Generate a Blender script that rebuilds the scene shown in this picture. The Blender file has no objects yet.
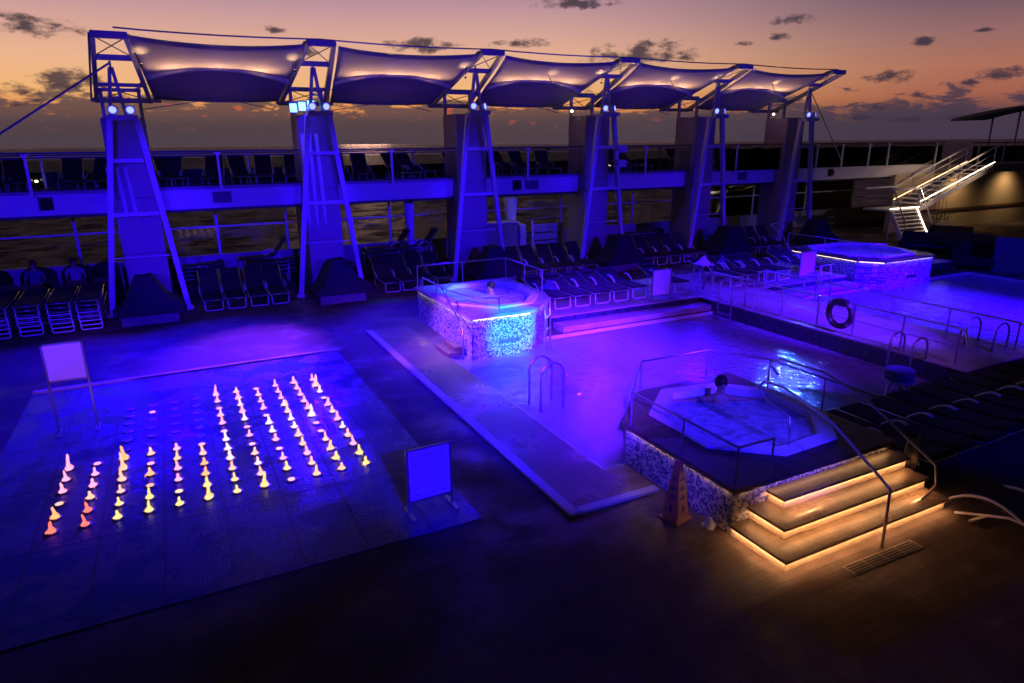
import bpy, bmesh, math, random
from mathutils import Vector, Matrix
from mathutils.geometry import tessellate_polygon
random.seed(11)
S = bpy.context.scene
C = S.collection
PI = math.pi
rad = math.radians

# ------------------------------------------------------------------ mesh helpers
class MB:
    def __init__(s):
        s.v = []; s.f = []; s.m = []; s.cm = 0
    def add(s, vs, fs):
        n = len(s.v); s.v += [tuple(p) for p in vs]
        for f in fs:
            s.f.append([n + i for i in f]); s.m.append(s.cm)
        return s
    def box(s, x0, x1, y0, y1, z0, z1):
        vs = [(x0,y0,z0),(x1,y0,z0),(x1,y1,z0),(x0,y1,z0),(x0,y0,z1),(x1,y0,z1),(x1,y1,z1),(x0,y1,z1)]
        return s.add(vs, [(0,3,2,1),(4,5,6,7),(0,1,5,4),(1,2,6,5),(2,3,7,6),(3,0,4,7)])
    def bar(s, p, q, w, h, up=(0,0,1)):
        p = Vector(p); q = Vector(q); d = (q-p).normalized(); u = Vector(up)
        a = d.cross(u)
        if a.length < 1e-3: a = d.cross(Vector((0,1,0)))
        a.normalize(); b = a.cross(d).normalized()
        vs = []
        for c in (p, q):
            for i, j in ((-1,-1),(1,-1),(1,1),(-1,1)):
                vs.append(c + a*(w/2*i) + b*(h/2*j))
        return s.add(vs, [(0,1,2,3),(7,6,5,4),(0,4,5,1),(1,5,6,2),(2,6,7,3),(3,7,4,0)])
    def tube(s, pts, r, n=8, closed=False, r2=None):
        pts = [Vector(p) for p in pts]; L = len(pts); vs = []; fs = []
        prev = None
        for i, p in enumerate(pts):
            if closed: t = (pts[(i+1) % L] - pts[i-1])
            else: t = pts[min(i+1, L-1)] - pts[max(i-1, 0)]
            t.normalize()
            if prev is None:
                a = t.cross(Vector((0,0,1)))
                if a.length < 1e-2: a = t.cross(Vector((1,0,0)))
            else:
                a = prev - t*prev.dot(t)
            a.normalize(); prev = a; b = t.cross(a)
            rr = r if r2 is None else r + (r2-r)*i/(L-1)
            for k in range(n):
                g = 2*PI*k/n
                vs.append(p + a*(rr*math.cos(g)) + b*(rr*math.sin(g)))
        m = L if closed else L-1
        for i in range(m):
            j = (i+1) % L
            for k in range(n):
                fs.append((i*n+k, i*n+(k+1) % n, j*n+(k+1) % n, j*n+k))
        if not closed:
            fs.append(tuple(range(n-1, -1, -1))); fs.append(tuple((L-1)*n+k for k in range(n)))
        return s.add(vs, fs)
    def cyl(s, p, q, r, n=12, r2=None):
        return s.tube([p, q], r, n, r2=r2)
    def lathe(s, prof, c=(0,0,0), n=16):
        vs = []; fs = []; c = Vector(c)
        for r, z in prof:
            for k in range(n):
                g = 2*PI*k/n; vs.append(c + Vector((r*math.cos(g), r*math.sin(g), z)))
        for i in range(len(prof)-1):
            for k in range(n):
                fs.append((i*n+k, i*n+(k+1) % n, (i+1)*n+(k+1) % n, (i+1)*n+k))
        fs.append(tuple(range(n-1, -1, -1))); fs.append(tuple((len(prof)-1)*n+k for k in range(n)))
        return s.add(vs, fs)
    def prism(s, poly, z0, z1, hole=None, hz=None):
        """poly ccw, optional hole: capped top & bottom, outer and inner walls"""
        loops = [[Vector((x, y, 0)) for x, y in poly]]
        if hole: loops.append([Vector((x, y, 0)) for x, y in hole])
        flat = [p for l in loops for p in l]
        tris = tessellate_polygon(loops)
        n = len(flat)
        vs = [(p.x, p.y, z0) for p in flat] + [(p.x, p.y, z1) for p in flat]
        fs = []
        for t in tris:
            a, b, c = [flat[i] for i in t]
            if (b-a).cross(c-a).z < 0: t = (t[0], t[2], t[1])
            fs.append(tuple(n+i for i in t)); fs.append((t[2], t[1], t[0]))
        k = len(poly)
        for i in range(k):
            j = (i+1) % k; fs.append((i, j, n+j, n+i))
        if hole:
            h = len(hole)
            for i in range(h):
                j = (i+1) % h; fs.append((k+j, k+i, n+k+i, n+k+j))
        return s.add(vs, fs)
    def grid(s, fn, nu, nv):
        vs = [fn(i/nu, j/nv) for j in range(nv+1) for i in range(nu+1)]
        fs = [(j*(nu+1)+i, j*(nu+1)+i+1, (j+1)*(nu+1)+i+1, (j+1)*(nu+1)+i) for j in range(nv) for i in range(nu)]
        return s.add(vs, fs)
    def build(s, name, mat=None, parent=None, smooth=False, loc=None, bevel=0, mats=None):
        me = bpy.data.meshes.new(name); me.from_pydata(s.v, [], s.f); me.validate(); me.update()
        for mm in (mats or [mat]): me.materials.append(mm)
        if mats:
            for p, i in zip(me.polygons, s.m): p.material_index = i
        if smooth:
            for p in me.polygons: p.use_smooth = True
        if bevel:
            bm = bmesh.new(); bm.from_mesh(me)
            bmesh.ops.bevel(bm, geom=[e for e in bm.edges if len(e.link_faces) == 2 and e.calc_face_angle(0) > .5], offset=bevel, segments=2, affect='EDGES', clamp_overlap=True)
            bm.to_mesh(me); bm.free()
        o = bpy.data.objects.new(name, me); C.objects.link(o)
        if parent is not None: o.parent = parent
        if loc: o.location = loc
        return o

def tag(o, label=None, cat=None, group=None, kind=None):
    if label: o['label'] = label
    if cat: o['category'] = cat
    if group: o['group'] = group
    if kind: o['kind'] = kind
    return o
def thing(name, label, cat, loc=(0,0,0), rz=0, group=None):
    o = bpy.data.objects.new(name, None); C.objects.link(o)
    o.empty_display_size = .2; o.location = loc; o.rotation_euler = (0,0,rz)
    return tag(o, label, cat, group)
def kids(o): return [c for c in bpy.data.objects if c.parent == o]
def copy_tree(o, parent=None):
    c = o.copy(); C.objects.link(c); c.parent = parent
    for ch in KID.get(o.name, []): copy_tree(ch, c)
    return c
KID = {}
def cache(o):
    k = kids(o); KID[o.name] = k
    for c in k: cache(c)
def dup(o, label, loc, rz=None, group=None, rx=0):
    c = copy_tree(o); c.location = loc
    if rz is not None: c.rotation_euler = (rx, 0, rz)
    c['label'] = label
    if group: c['group'] = group
    return c
def ordn(i): return ['first','second','third','fourth','fifth','sixth','seventh','eighth','ninth','tenth','eleventh','twelfth','thirteenth','fourteenth','fifteenth','sixteenth','seventeenth','eighteenth','nineteenth','twentieth'][i]
TW = ['leftmost tower','second tower','third tower','fourth tower','fifth tower','rightmost tower']

# ------------------------------------------------------------------ materials
def mat(name):
    m = bpy.data.materials.new(name); m.use_nodes = True
    return m, m.node_tree.nodes, m.node_tree.links, m.node_tree.nodes['Principled BSDF']
def simple(name, col, rough=.5, metal=0, noise=0, scale=8, bump=0, spec=.5):
    m, N, L, b = mat(name)
    b.inputs['Base Color'].default_value = (*col, 1); b.inputs['Roughness'].default_value = rough
    b.inputs['Metallic'].default_value = metal; b.inputs['Specular IOR Level'].default_value = spec
    tc = N.new('ShaderNodeTexCoord'); nz = N.new('ShaderNodeTexNoise')
    nz.inputs['Scale'].default_value = scale; nz.inputs['Detail'].default_value = 6
    L.new(tc.outputs['Object'], nz.inputs['Vector'])
    if noise:
        mx = N.new('ShaderNodeMix'); mx.data_type = 'RGBA'
        mx.inputs['A'].default_value = (*[c*(1-noise) for c in col], 1); mx.inputs['B'].default_value = (*[min(1, c*(1+noise)) for c in col], 1)
        L.new(nz.outputs['Fac'], mx.inputs['Factor']); L.new(mx.outputs['Result'], b.inputs['Base Color'])
        mr = N.new('ShaderNodeMapRange'); mr.inputs['To Min'].default_value = max(.02, rough-.12); mr.inputs['To Max'].default_value = min(1, rough+.12)
        L.new(nz.outputs['Fac'], mr.inputs['Value']); L.new(mr.outputs['Result'], b.inputs['Roughness'])
    if bump:
        bp = N.new('ShaderNodeBump'); bp.inputs['Strength'].default_value = bump; bp.inputs['Distance'].default_value = .02
        L.new(nz.outputs['Fac'], bp.inputs['Height']); L.new(bp.outputs['Normal'], b.inputs['Normal'])
    return m
def emit(name, col, st):
    m, N, L, b = mat(name)
    b.inputs['Base Color'].default_value = (*[min(1, c)*.8 for c in col], 1)
    b.inputs['Emission Color'].default_value = (*col, 1); b.inputs['Emission Strength'].default_value = st
    return m

WHITE = simple('painted_steel_white', (.62,.62,.66), .42, 0, .12, 3)
PYLON = simple('pylon_paint', (.32,.27,.30), .7, 0, .12, 1.2)
FASC = simple('fascia_paint', (.6,.6,.65), .45, 0, .08, .8)
STEEL = simple('brushed_steel', (.5,.5,.55), .3, .85)
DSTEEL = simple('dark_metal', (.02,.02,.024), .5, .2, .2, 10)
CUSH = simple('dark_mesh_fabric', (.012,.012,.02), .85, 0, .3, 20, .1)
COVER = simple('black_cover', (.012,.012,.02), .8, 0, .4, 4, .6)
BOXM = simple('grey_box', (.12,.12,.16), .6, 0, .2, 6)
FABRIC = simple('canopy_fabric', (.55,.52,.50), .8, 0, .06, 2)
WICK = simple('wicker', (.02,.016,.014), .8, 0, .4, 30, .5)
RUSTC = simple('rust_cushion', (.14,.07,.035), .85, 0, .25, 12, .2)
SIGNW = simple('sign_board_white', (.75,.72,.8), .5, 0, .03, 20)
INK = simple('ink', (.03,.03,.06), .6)
YEL = simple('cone_yellow', (.55,.33,.05), .45, 0, .1, 10)
TOWEL = simple('towel_cloth', (.42,.36,.28), .95, 0, .2, 18, .6)
TOWELB = simple('blue_towel_cloth', (.12,.14,.35), .95, 0, .3, 18, .6)
TOWELW = simple('white_towel_cloth', (.7,.68,.72), .95, 0, .1, 18, .6)
TILE = simple('pool_tile_light', (.62,.66,.72), .25, 0, .05, 30)
SHELL = simple('tub_shell', (.72,.74,.8), .25, 0, .04, 6)
SKIN = simple('skin', (.42,.25,.17), .55, 0, .08, 20)
HAIR = simple('hair', (.015,.01,.008), .6, 0, .4, 40, .4)
SHIRT = simple('shirt', (.1,.1,.22), .9, 0, .2, 14)
SHIRTW = simple('pale_shirt', (.3,.28,.4), .9, 0, .2, 14)
WALLW = simple('cream_wall', (.42,.34,.24), .6, 0, .08, 1.5)
BRASSP = simple('brown_trim', (.12,.07,.04), .5, 0, .2, 8)
LEAF = simple('leaf_green', (.05,.08,.03), .6, 0, .4, 20)
PLANTERM = simple('planter_stone', (.35,.3,.26), .6, 0, .1, 6)
RING = simple('life_ring_orange', (.035,.02,.02), .55, 0, .1, 10)
RINGW = simple('ring_band_white', (.12,.12,.13), .5, 0, .1, 10)
HULL = simple('hull_paint', (.3,.3,.33), .5, 0, .1, 1)

RIBM = simple('rib_white', (.85,.82,.85), .5)
LBLUE = emit('blue_lamp_glass', (.13,.16,1), 4)
LBLUEC = emit('cyan_lamp_glass', (.16,.45,1), 4)
WARM = emit('warm_led', (1,.46,.18), 70)
WARMD = emit('warm_led_dim', (1,.60,.32), 3.2)
WARMW = emit('warm_white_lamp', (1,.78,.5), 7)
LEDA = emit('near_tub_led', (1,.50,.2), 15)
LEDT = emit('tub_led', (1,.72,.5), 22)
LEDC = emit('far_tub_led', (1,.72,.5), 7)
POOLL = emit('underwater_lamp', (.35,.15,1), 8)

def planks(name, a, b, width=.12, along='Y', rough=.45, gap=.012, wet=.0, spec=.5, stain=.55):
    m, N, L, bs = mat(name)
    tc = N.new('ShaderNodeTexCoord'); sp = N.new('ShaderNodeSeparateXYZ'); L.new(tc.outputs['Object'], sp.inputs[0])
    def M(op, x, y=None, z=None):
        n = N.new('ShaderNodeMath'); n.operation = op
        for i, q in enumerate((x, y, z)):
            if q is None: continue
            if isinstance(q, (int, float)): n.inputs[i].default_value = q
            else: L.new(q, n.inputs[i])
        return n.outputs[0]
    ax = sp.outputs['X' if along == 'Y' else 'Y']; al = sp.outputs['Y' if along == 'Y' else 'X']
    q = M('DIVIDE', ax, width); fr = M('FRACT', q); idx = M('FLOOR', q)
    seam = M('LESS_THAN', fr, gap/width)
    wn = N.new('ShaderNodeTexWhiteNoise'); wn.noise_dimensions = '2D'
    bl = M('FLOOR', M('ADD', M('DIVIDE', al, 2.4), M('MULTIPLY', idx, .37)))
    cb = N.new('ShaderNodeCombineXYZ'); L.new(idx, cb.inputs[0]); L.new(bl, cb.inputs[1]); L.new(cb.outputs[0], wn.inputs['Vector'])
    nz = N.new('ShaderNodeTexNoise'); nz.inputs['Scale'].default_value = 1; nz.inputs['Detail'].default_value = 8
    mp = N.new('ShaderNodeMapping'); mp.inputs['Scale'].default_value = (30, 2, 2) if along == 'Y' else (2, 30, 2)
    L.new(tc.outputs['Object'], mp.inputs['Vector']); L.new(mp.outputs[0], nz.inputs['Vector'])
    f = M('ADD', M('MULTIPLY', wn.outputs['Value'], .5), M('MULTIPLY', nz.outputs['Fac'], .5))
    big = N.new('ShaderNodeTexNoise'); big.inputs['Scale'].default_value = .7; big.inputs['Detail'].default_value = 9; big.inputs['Roughness'].default_value = .65
    L.new(tc.outputs['Object'], big.inputs['Vector'])
    mx = N.new('ShaderNodeMix'); mx.data_type = 'RGBA'; mx.inputs['A'].default_value = (*a, 1); mx.inputs['B'].default_value = (*b, 1)
    L.new(f, mx.inputs['Factor'])
    st = N.new('ShaderNodeMix'); st.data_type = 'RGBA'; st.blend_type = 'MULTIPLY'
    rr = N.new('ShaderNodeMapRange'); rr.inputs['From Min'].default_value = .35; rr.inputs['From Max'].default_value = .62; rr.inputs['To Min'].default_value = stain; rr.inputs['To Max'].default_value = 1.1
    L.new(big.outputs['Fac'], rr.inputs['Value']); st.inputs['Factor'].default_value = 1
    L.new(mx.outputs['Result'], st.inputs['A']); L.new(rr.outputs['Result'], st.inputs['B'])
    s2 = N.new('ShaderNodeMix'); s2.data_type = 'RGBA'; s2.inputs['B'].default_value = (*[c*.5 for c in a],1)
    L.new(seam, s2.inputs['Factor']); L.new(st.outputs['Result'], s2.inputs['A']); L.new(s2.outputs['Result'], bs.inputs['Base Color']); bs.inputs['Specular IOR Level'].default_value = spec
    # wetness: patches of low roughness
    wr = N.new('ShaderNodeMapRange'); wr.inputs['From Min'].default_value = .50; wr.inputs['From Max'].default_value = .60
    wr.inputs['To Min'].default_value = rough; wr.inputs['To Max'].default_value = max(.08, rough-wet)
    L.new(big.outputs['Fac'], wr.inputs['Value']); L.new(wr.outputs['Result'], bs.inputs['Roughness'])
    bp = N.new('ShaderNodeBump'); bp.inputs['Strength'].default_value = .5; bp.inputs['Distance'].default_value = .004; bp.invert = True
    h = M('ADD', seam, M('MULTIPLY', nz.outputs['Fac'], .3)); L.new(h, bp.inputs['Height']); L.new(bp.outputs['Normal'], bs.inputs['Normal'])
    return m
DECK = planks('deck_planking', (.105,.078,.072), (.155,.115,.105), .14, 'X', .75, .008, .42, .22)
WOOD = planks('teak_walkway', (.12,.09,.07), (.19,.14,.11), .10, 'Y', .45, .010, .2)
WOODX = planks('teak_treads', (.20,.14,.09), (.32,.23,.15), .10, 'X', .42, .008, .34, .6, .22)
WOODD = planks('teak_tub_deck', (.10,.07,.05), (.16,.11,.08), .10, 'Y', .45, .008, .25)
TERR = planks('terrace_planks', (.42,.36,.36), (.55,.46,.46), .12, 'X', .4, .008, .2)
UDECK = planks('upper_deck_planks', (.06,.05,.045), (.09,.07,.06), .12, 'X', .6)

def mosaic():
    m, N, L, b = mat('mosaic_tiles')
    tc = N.new('ShaderNodeTexCoord'); sp = N.new('ShaderNodeSeparateXYZ'); L.new(tc.outputs['Object'], sp.inputs[0])
    def M(op, x, y=None):
        n = N.new('ShaderNodeMath'); n.operation = op
        for i, q in enumerate((x, y)):
            if q is None: continue
            if isinstance(q, (int, float)): n.inputs[i].default_value = q
            else: L.new(q, n.inputs[i])
        return n.outputs[0]
    u = M('DIVIDE', M('ADD', sp.outputs['X'], sp.outputs['Y']), .034); v = M('DIVIDE', sp.outputs['Z'], .034)
    cb = N.new('ShaderNodeCombineXYZ'); L.new(M('FLOOR', u), cb.inputs[0]); L.new(M('FLOOR', v), cb.inputs[1])
    wn = N.new('ShaderNodeTexWhiteNoise'); wn.noise_dimensions = '2D'; L.new(cb.outputs[0], wn.inputs['Vector'])
    nz = N.new('ShaderNodeTexNoise'); nz.inputs['Scale'].default_value = 9; nz.inputs['Detail'].default_value = 3; L.new(tc.outputs['Object'], nz.inputs['Vector'])
    f = M('ADD', M('MULTIPLY', wn.outputs['Value'], .72), M('MULTIPLY', M('SUBTRACT', nz.outputs['Fac'], .22), .55))
    cr = N.new('ShaderNodeValToRGB'); cr.color_ramp.interpolation = 'CONSTANT'
    e = cr.color_ramp.elements; e[0].position = 0; e[0].color = (.08,.09,.25,1); e[1].position = .30; e[1].color = (.17,.19,.40,1)
    for p, c in ((.46,(.36,.38,.52,1)),(.60,(.68,.66,.68,1)),(.84,(.50,.50,.62,1))):
        k = e.new(p); k.color = c
    L.new(f, cr.inputs['Fac'])
    g = M('MAXIMUM', M('LESS_THAN', M('FRACT', u), .09), M('LESS_THAN', M('FRACT', v), .09))
    mx = N.new('ShaderNodeMix'); mx.data_type = 'RGBA'; mx.inputs['B'].default_value = (.16,.16,.22,1)
    L.new(g, mx.inputs['Factor']); L.new(cr.outputs['Color'], mx.inputs['A']); L.new(mx.outputs['Result'], b.inputs['Base Color'])
    b.inputs['Roughness'].default_value = .22
    return m
MOS = mosaic()

def pad_mat():
    m, N, L, b = mat('splash_pad_rubber')
    tc = N.new('ShaderNodeTexCoord')
    nz = N.new('ShaderNodeTexNoise'); nz.inputs['Scale'].default_value = 1.3; nz.inputs['Detail'].default_value = 9; nz.inputs['Roughness'].default_value = .65
    L.new(tc.outputs['Object'], nz.inputs['Vector'])
    fi = N.new('ShaderNodeTexVoronoi'); fi.inputs['Scale'].default_value = 28; L.new(tc.outputs['Object'], fi.inputs['Vector'])
    mx = N.new('ShaderNodeMix'); mx.data_type = 'RGBA'; mx.inputs['A'].default_value = (.04,.045,.12,1); mx.inputs['B'].default_value = (.12,.12,.30,1)
    L.new(nz.outputs['Fac'], mx.inputs['Factor']); L.new(mx.outputs['Result'], b.inputs['Base Color'])
    mr = N.new('ShaderNodeMapRange'); mr.inputs['From Min'].default_value = .42; mr.inputs['From Max'].default_value = .58; mr.inputs['To Min'].default_value = .5; mr.inputs['To Max'].default_value = .09
    L.new(nz.outputs['Fac'], mr.inputs['Value']); L.new(mr.outputs['Result'], b.inputs['Roughness']); b.inputs['Specular IOR Level'].default_value = .3
    bp = N.new('ShaderNodeBump'); bp.inputs['Strength'].default_value = .35; bp.inputs['Distance'].default_value = .01
    L.new(fi.outputs['Distance'], bp.inputs['Height']); L.new(bp.outputs['Normal'], b.inputs['Normal'])
    return m
PAD = pad_mat()

def water(name, tint, scale, strength, dist=.02, refl=1.0, foam=0, fcol=(.4,.5,.7), fvar=.35):
    m, N, L, b = mat(name); N.remove(b); out = N['Material Output']
    tr = N.new('ShaderNodeBsdfTransparent'); tr.inputs['Color'].default_value = (*tint, 1)
    gl = N.new('ShaderNodeBsdfGlossy'); gl.inputs['Roughness'].default_value = .04
    fr = N.new('ShaderNodeFresnel'); fr.inputs['IOR'].default_value = 1.33
    tc = N.new('ShaderNodeTexCoord'); nz = N.new('ShaderNodeTexNoise'); nz.inputs['Scale'].default_value = scale; nz.inputs['Detail'].default_value = 4
    nz.inputs['Distortion'].default_value = .6
    L.new(tc.outputs['Object'], nz.inputs['Vector'])
    bp = N.new('ShaderNodeBump'); bp.inputs['Strength'].default_value = strength; bp.inputs['Distance'].default_value = dist
    L.new(nz.outputs['Fac'], bp.inputs['Height'])
    L.new(bp.outputs['Normal'], gl.inputs['Normal']); L.new(bp.outputs['Normal'], fr.inputs['Normal'])
    mm = N.new('ShaderNodeMath'); mm.operation = 'MULTIPLY'; mm.inputs[1].default_value = refl; mm.use_clamp = True
    L.new(fr.outputs[0], mm.inputs[0])
    mx = N.new('ShaderNodeMixShader'); L.new(mm.outputs[0], mx.inputs[0]); L.new(tr.outputs[0], mx.inputs[1]); L.new(gl.outputs[0], mx.inputs[2])
    if foam:
        df = N.new('ShaderNodeBsdfDiffuse'); df.inputs['Color'].default_value = (*fcol, 1)
        n2 = N.new('ShaderNodeTexNoise'); n2.inputs['Scale'].default_value = scale*.6; n2.inputs['Detail'].default_value = 8; n2.inputs['Distortion'].default_value = 1.2
        L.new(tc.outputs['Object'], n2.inputs['Vector'])
        q = N.new('ShaderNodeMapRange'); q.inputs['From Min'].default_value = .35; q.inputs['From Max'].default_value = .65; q.inputs['To Min'].default_value = foam*(1-fvar); q.inputs['To Max'].default_value = min(1, foam*(1+fvar))
        L.new(n2.outputs['Fac'], q.inputs['Value'])
        m2 = N.new('ShaderNodeMixShader'); L.new(q.outputs['Result'], m2.inputs[0]); L.new(tr.outputs[0], m2.inputs[1]); L.new(df.outputs[0], m2.inputs[2])
        L.new(m2.outputs[0], mx.inputs[1])
    L.new(mx.outputs[0], out.inputs['Surface'])
    return m
POOLW = water('pool_water', (.80,.88,1), 5, 1, .035, 1.2, .48, (.62,.62,.78), .08)
TUBW = water('tub_water', (.7,.8,1), 6, 1, .04, 1.1, .75, (.55,.6,.75))

def glass():
    m, N, L, b = mat('clear_screen_glass'); N.remove(b); out = N['Material Output']
    tr = N.new('ShaderNodeBsdfTransparent'); tr.inputs['Color'].default_value = (.80,.82,.84,1)
    gl = N.new('ShaderNodeBsdfGlossy'); gl.inputs['Roughness'].default_value = .03; gl.inputs['Color'].default_value = (.8,.8,.8,1)
    fr = N.new('ShaderNodeFresnel'); fr.inputs['IOR'].default_value = 1.45
    mx = N.new('ShaderNodeMixShader'); L.new(fr.outputs[0], mx.inputs[0]); L.new(tr.outputs[0], mx.inputs[1]); L.new(gl.outputs[0], mx.inputs[2])
    L.new(mx.outputs[0], out.inputs['Surface'])
    return m
GLASS = glass()

def sea_mat():
    m, N, L, b = mat('sea_surface'); N.remove(b); out = N['Material Output']
    df = N.new('ShaderNodeBsdfDiffuse'); df.inputs['Color'].default_value = (.15,.13,.17,1)
    gl = N.new('ShaderNodeBsdfGlossy'); gl.inputs['Roughness'].default_value = .1; gl.inputs['Color'].default_value = (.56,.58,.80,1)
    tc = N.new('ShaderNodeTexCoord'); mp = N.new('ShaderNodeMapping'); mp.inputs['Rotation'].default_value = (0,0,.35); mp.inputs['Scale'].default_value = (.09,.30,.1)
    L.new(tc.outputs['Object'], mp.inputs['Vector'])
    nz = N.new('ShaderNodeTexNoise'); nz.inputs['Scale'].default_value = 1; nz.inputs['Detail'].default_value = 11; nz.inputs['Roughness'].default_value = .68; nz.inputs['Distortion'].default_value = .4
    L.new(mp.outputs[0], nz.inputs['Vector'])
    bp = N.new('ShaderNodeBump'); bp.inputs['Strength'].default_value = 1; bp.inputs['Distance'].default_value = 8
    L.new(nz.outputs['Fac'], bp.inputs['Height']); L.new(bp.outputs['Normal'], gl.inputs['Normal'])
    fr = N.new('ShaderNodeFresnel'); fr.inputs['IOR'].default_value = 1.33; L.new(bp.outputs['Normal'], fr.inputs['Normal'])
    mm = N.new('ShaderNodeMath'); mm.operation = 'MULTIPLY'; mm.inputs[1].default_value = 1.0; L.new(fr.outputs[0], mm.inputs[0])
    n3 = N.new('ShaderNodeTexNoise'); n3.inputs['Scale'].default_value = .13; n3.inputs['Detail'].default_value = 7; n3.inputs['Roughness'].default_value = .7; n3.inputs['Distortion'].default_value = .5
    L.new(tc.outputs['Object'], n3.inputs['Vector'])
    q3 = N.new('ShaderNodeMapRange'); q3.inputs['From Min'].default_value = .42; q3.inputs['From Max'].default_value = .60; q3.inputs['To Min'].default_value = .3; q3.inputs['To Max'].default_value = 3.4
    L.new(n3.outputs['Fac'], q3.inputs['Value']); L.new(q3.outputs['Result'], mm.inputs[1]); mm.use_clamp = True
    mx = N.new('ShaderNodeMixShader'); L.new(mm.outputs[0], mx.inputs[0]); L.new(df.outputs[0], mx.inputs[1]); L.new(gl.outputs[0], mx.inputs[2])
    L.new(mx.outputs[0], out.inputs['Surface'])
    return m
SEA = sea_mat()

# ------------------------------------------------------------------ camera (solved from the vanishing points)
f_px = 663.768; cx, cy = 512, 341.5
def dcam(u, v): return Vector(((u-cx)/f_px, -(v-cy)/f_px, -1))
Xc = dcam(1885, 130.5).normalized(); Yc = dcam(161, 145.6).normalized(); Zc = Xc.cross(Yc).normalized(); Yc = Zc.cross(Xc).normalized()
R = Matrix((Xc, Yc, Zc))        # rows: world axes in camera space -> camera-to-world
cam_d = bpy.data.cameras.new('camera'); cam = bpy.data.objects.new('camera', cam_d); C.objects.link(cam)
M4 = R.to_4x4(); M4.translation = Vector((0, 0, 4.8)); cam.matrix_world = M4
cam_d.sensor_width = 36; cam_d.lens = 36*f_px/1024; cam_d.clip_end = 60000; cam_d.clip_start = .05
S.camera = cam

# ------------------------------------------------------------------ world: dusk sky
W = bpy.data.worlds.new('World'); S.world = W; W.use_nodes = True
N = W.node_tree.nodes; L = W.node_tree.links; N.clear()
def M(op, x, y=None, z=None, clamp=False):
    n = N.new('ShaderNodeMath'); n.operation = op; n.use_clamp = clamp
    for i, q in enumerate((x, y, z)):
        if q is None: continue
        if isinstance(q, (int, float)): n.inputs[i].default_value = q
        else: L.new(q, n.inputs[i])
    return n.outputs[0]
def MR(x, a, b, c, d, smooth=True):
    n = N.new('ShaderNodeMapRange'); n.interpolation_type = 'SMOOTHSTEP' if smooth else 'LINEAR'
    n.inputs['From Min'].default_value = a; n.inputs['From Max'].default_value = b; n.inputs['To Min'].default_value = c; n.inputs['To Max'].default_value = d
    L.new(x, n.inputs['Value']); return n.outputs['Result']
def MIX(f, a, b, mode='MIX'):
    n = N.new('ShaderNodeMix'); n.data_type = 'RGBA'; n.blend_type = mode
    for k, q in (('Factor', f), ('A', a), ('B', b)):
        if isinstance(q, (int, float)): n.inputs[k].default_value = q
        elif isinstance(q, tuple): n.inputs[k].default_value = (*q, 1)
        else: L.new(q, n.inputs[k])
    return n.outputs['Result']
def lin(r, g, b): return tuple(((c/255)/12.92 if c/255 <= .04045 else ((c/255+.055)/1.055)**2.4) for c in (r, g, b))
def ramp(x, stops):
    n = N.new('ShaderNodeValToRGB'); e = n.color_ramp.elements
    e[0].position = stops[0][0]; e[0].color = (*lin(*stops[0][1]), 1); e[1].position = stops[-1][0]; e[1].color = (*lin(*stops[-1][1]), 1)
    for p, c in stops[1:-1]: k = e.new(p); k.color = (*lin(*c), 1)
    L.new(x, n.inputs['Fac']); return n.outputs['Color']
tc = N.new('ShaderNodeTexCoord'); nrm = N.new('ShaderNodeVectorMath'); nrm.operation = 'NORMALIZE'; L.new(tc.outputs['Generated'], nrm.inputs[0])
sp = N.new('ShaderNodeSeparateXYZ'); L.new(nrm.outputs[0], sp.inputs[0])
EL = M('MULTIPLY', M('ARCSINE', sp.outputs['Z']), 180/PI)
AZ = M('MULTIPLY', M('ARCTAN2', sp.outputs['X'], sp.outputs['Y']), 180/PI)
e30 = M('DIVIDE', EL, 30, clamp=True)
bright = ramp(e30, [(0,(84,68,74)),(.05,(116,84,76)),(.085,(240,152,84)),(.13,(253,190,124)),(.2,(246,188,150)),(.27,(226,172,158)),(.34,(196,152,164)),(.42,(150,120,128)),(.6,(50,42,62)),(1,(12,11,24))])
dim = ramp(e30, [(0,(68,58,72)),(.05,(82,62,72)),(.1,(172,102,82)),(.16,(182,116,96)),(.23,(156,110,108)),(.30,(118,92,108)),(.6,(34,30,50)),(1,(10,10,22))])
azf = MR(AZ, 26, 62, 0, 1); azback = MR(M('ABSOLUTE', M('SUBTRACT', AZ, 15)), 52, 95, 0, 1)
sky = MIX(azf, bright, dim)
sky = MIX(azback, sky, lin(12, 12, 24))
# clouds in azimuth/elevation space
cb = N.new('ShaderNodeCombineXYZ'); L.new(M('MULTIPLY', AZ, .30), cb.inputs[0]); L.new(M('MULTIPLY', EL, .95), cb.inputs[1])
nz = N.new('ShaderNodeTexNoise'); nz.inputs['Scale'].default_value = 1.0; nz.inputs['Detail'].default_value = 10; nz.inputs['Roughness'].default_value = .66; nz.inputs['Distortion'].default_value = .3
L.new(cb.outputs[0], nz.inputs['Vector'])
nz2 = N.new('ShaderNodeTexNoise'); nz2.inputs['Scale'].default_value = 1.6; nz2.inputs['Detail'].default_value = 8; nz2.inputs['Roughness'].default_value = .62
cb2 = N.new('ShaderNodeCombineXYZ'); L.new(M('MULTIPLY', AZ, .5), cb2.inputs[0]); L.new(M('MULTIPLY', EL, 1.0), cb2.inputs[1]); cb2.inputs[2].default_value = 4.2
L.new(cb2.outputs[0], nz2.inputs['Vector'])
bias = MR(EL, 1.6, 5.2, .24, -.18, False)
biasaz = MR(AZ, 14, 55, .01, -.09)
dens = MR(M('ADD', M('ADD', nz.outputs['Fac'], bias), biasaz), .50, .60, 0, 1)
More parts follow.
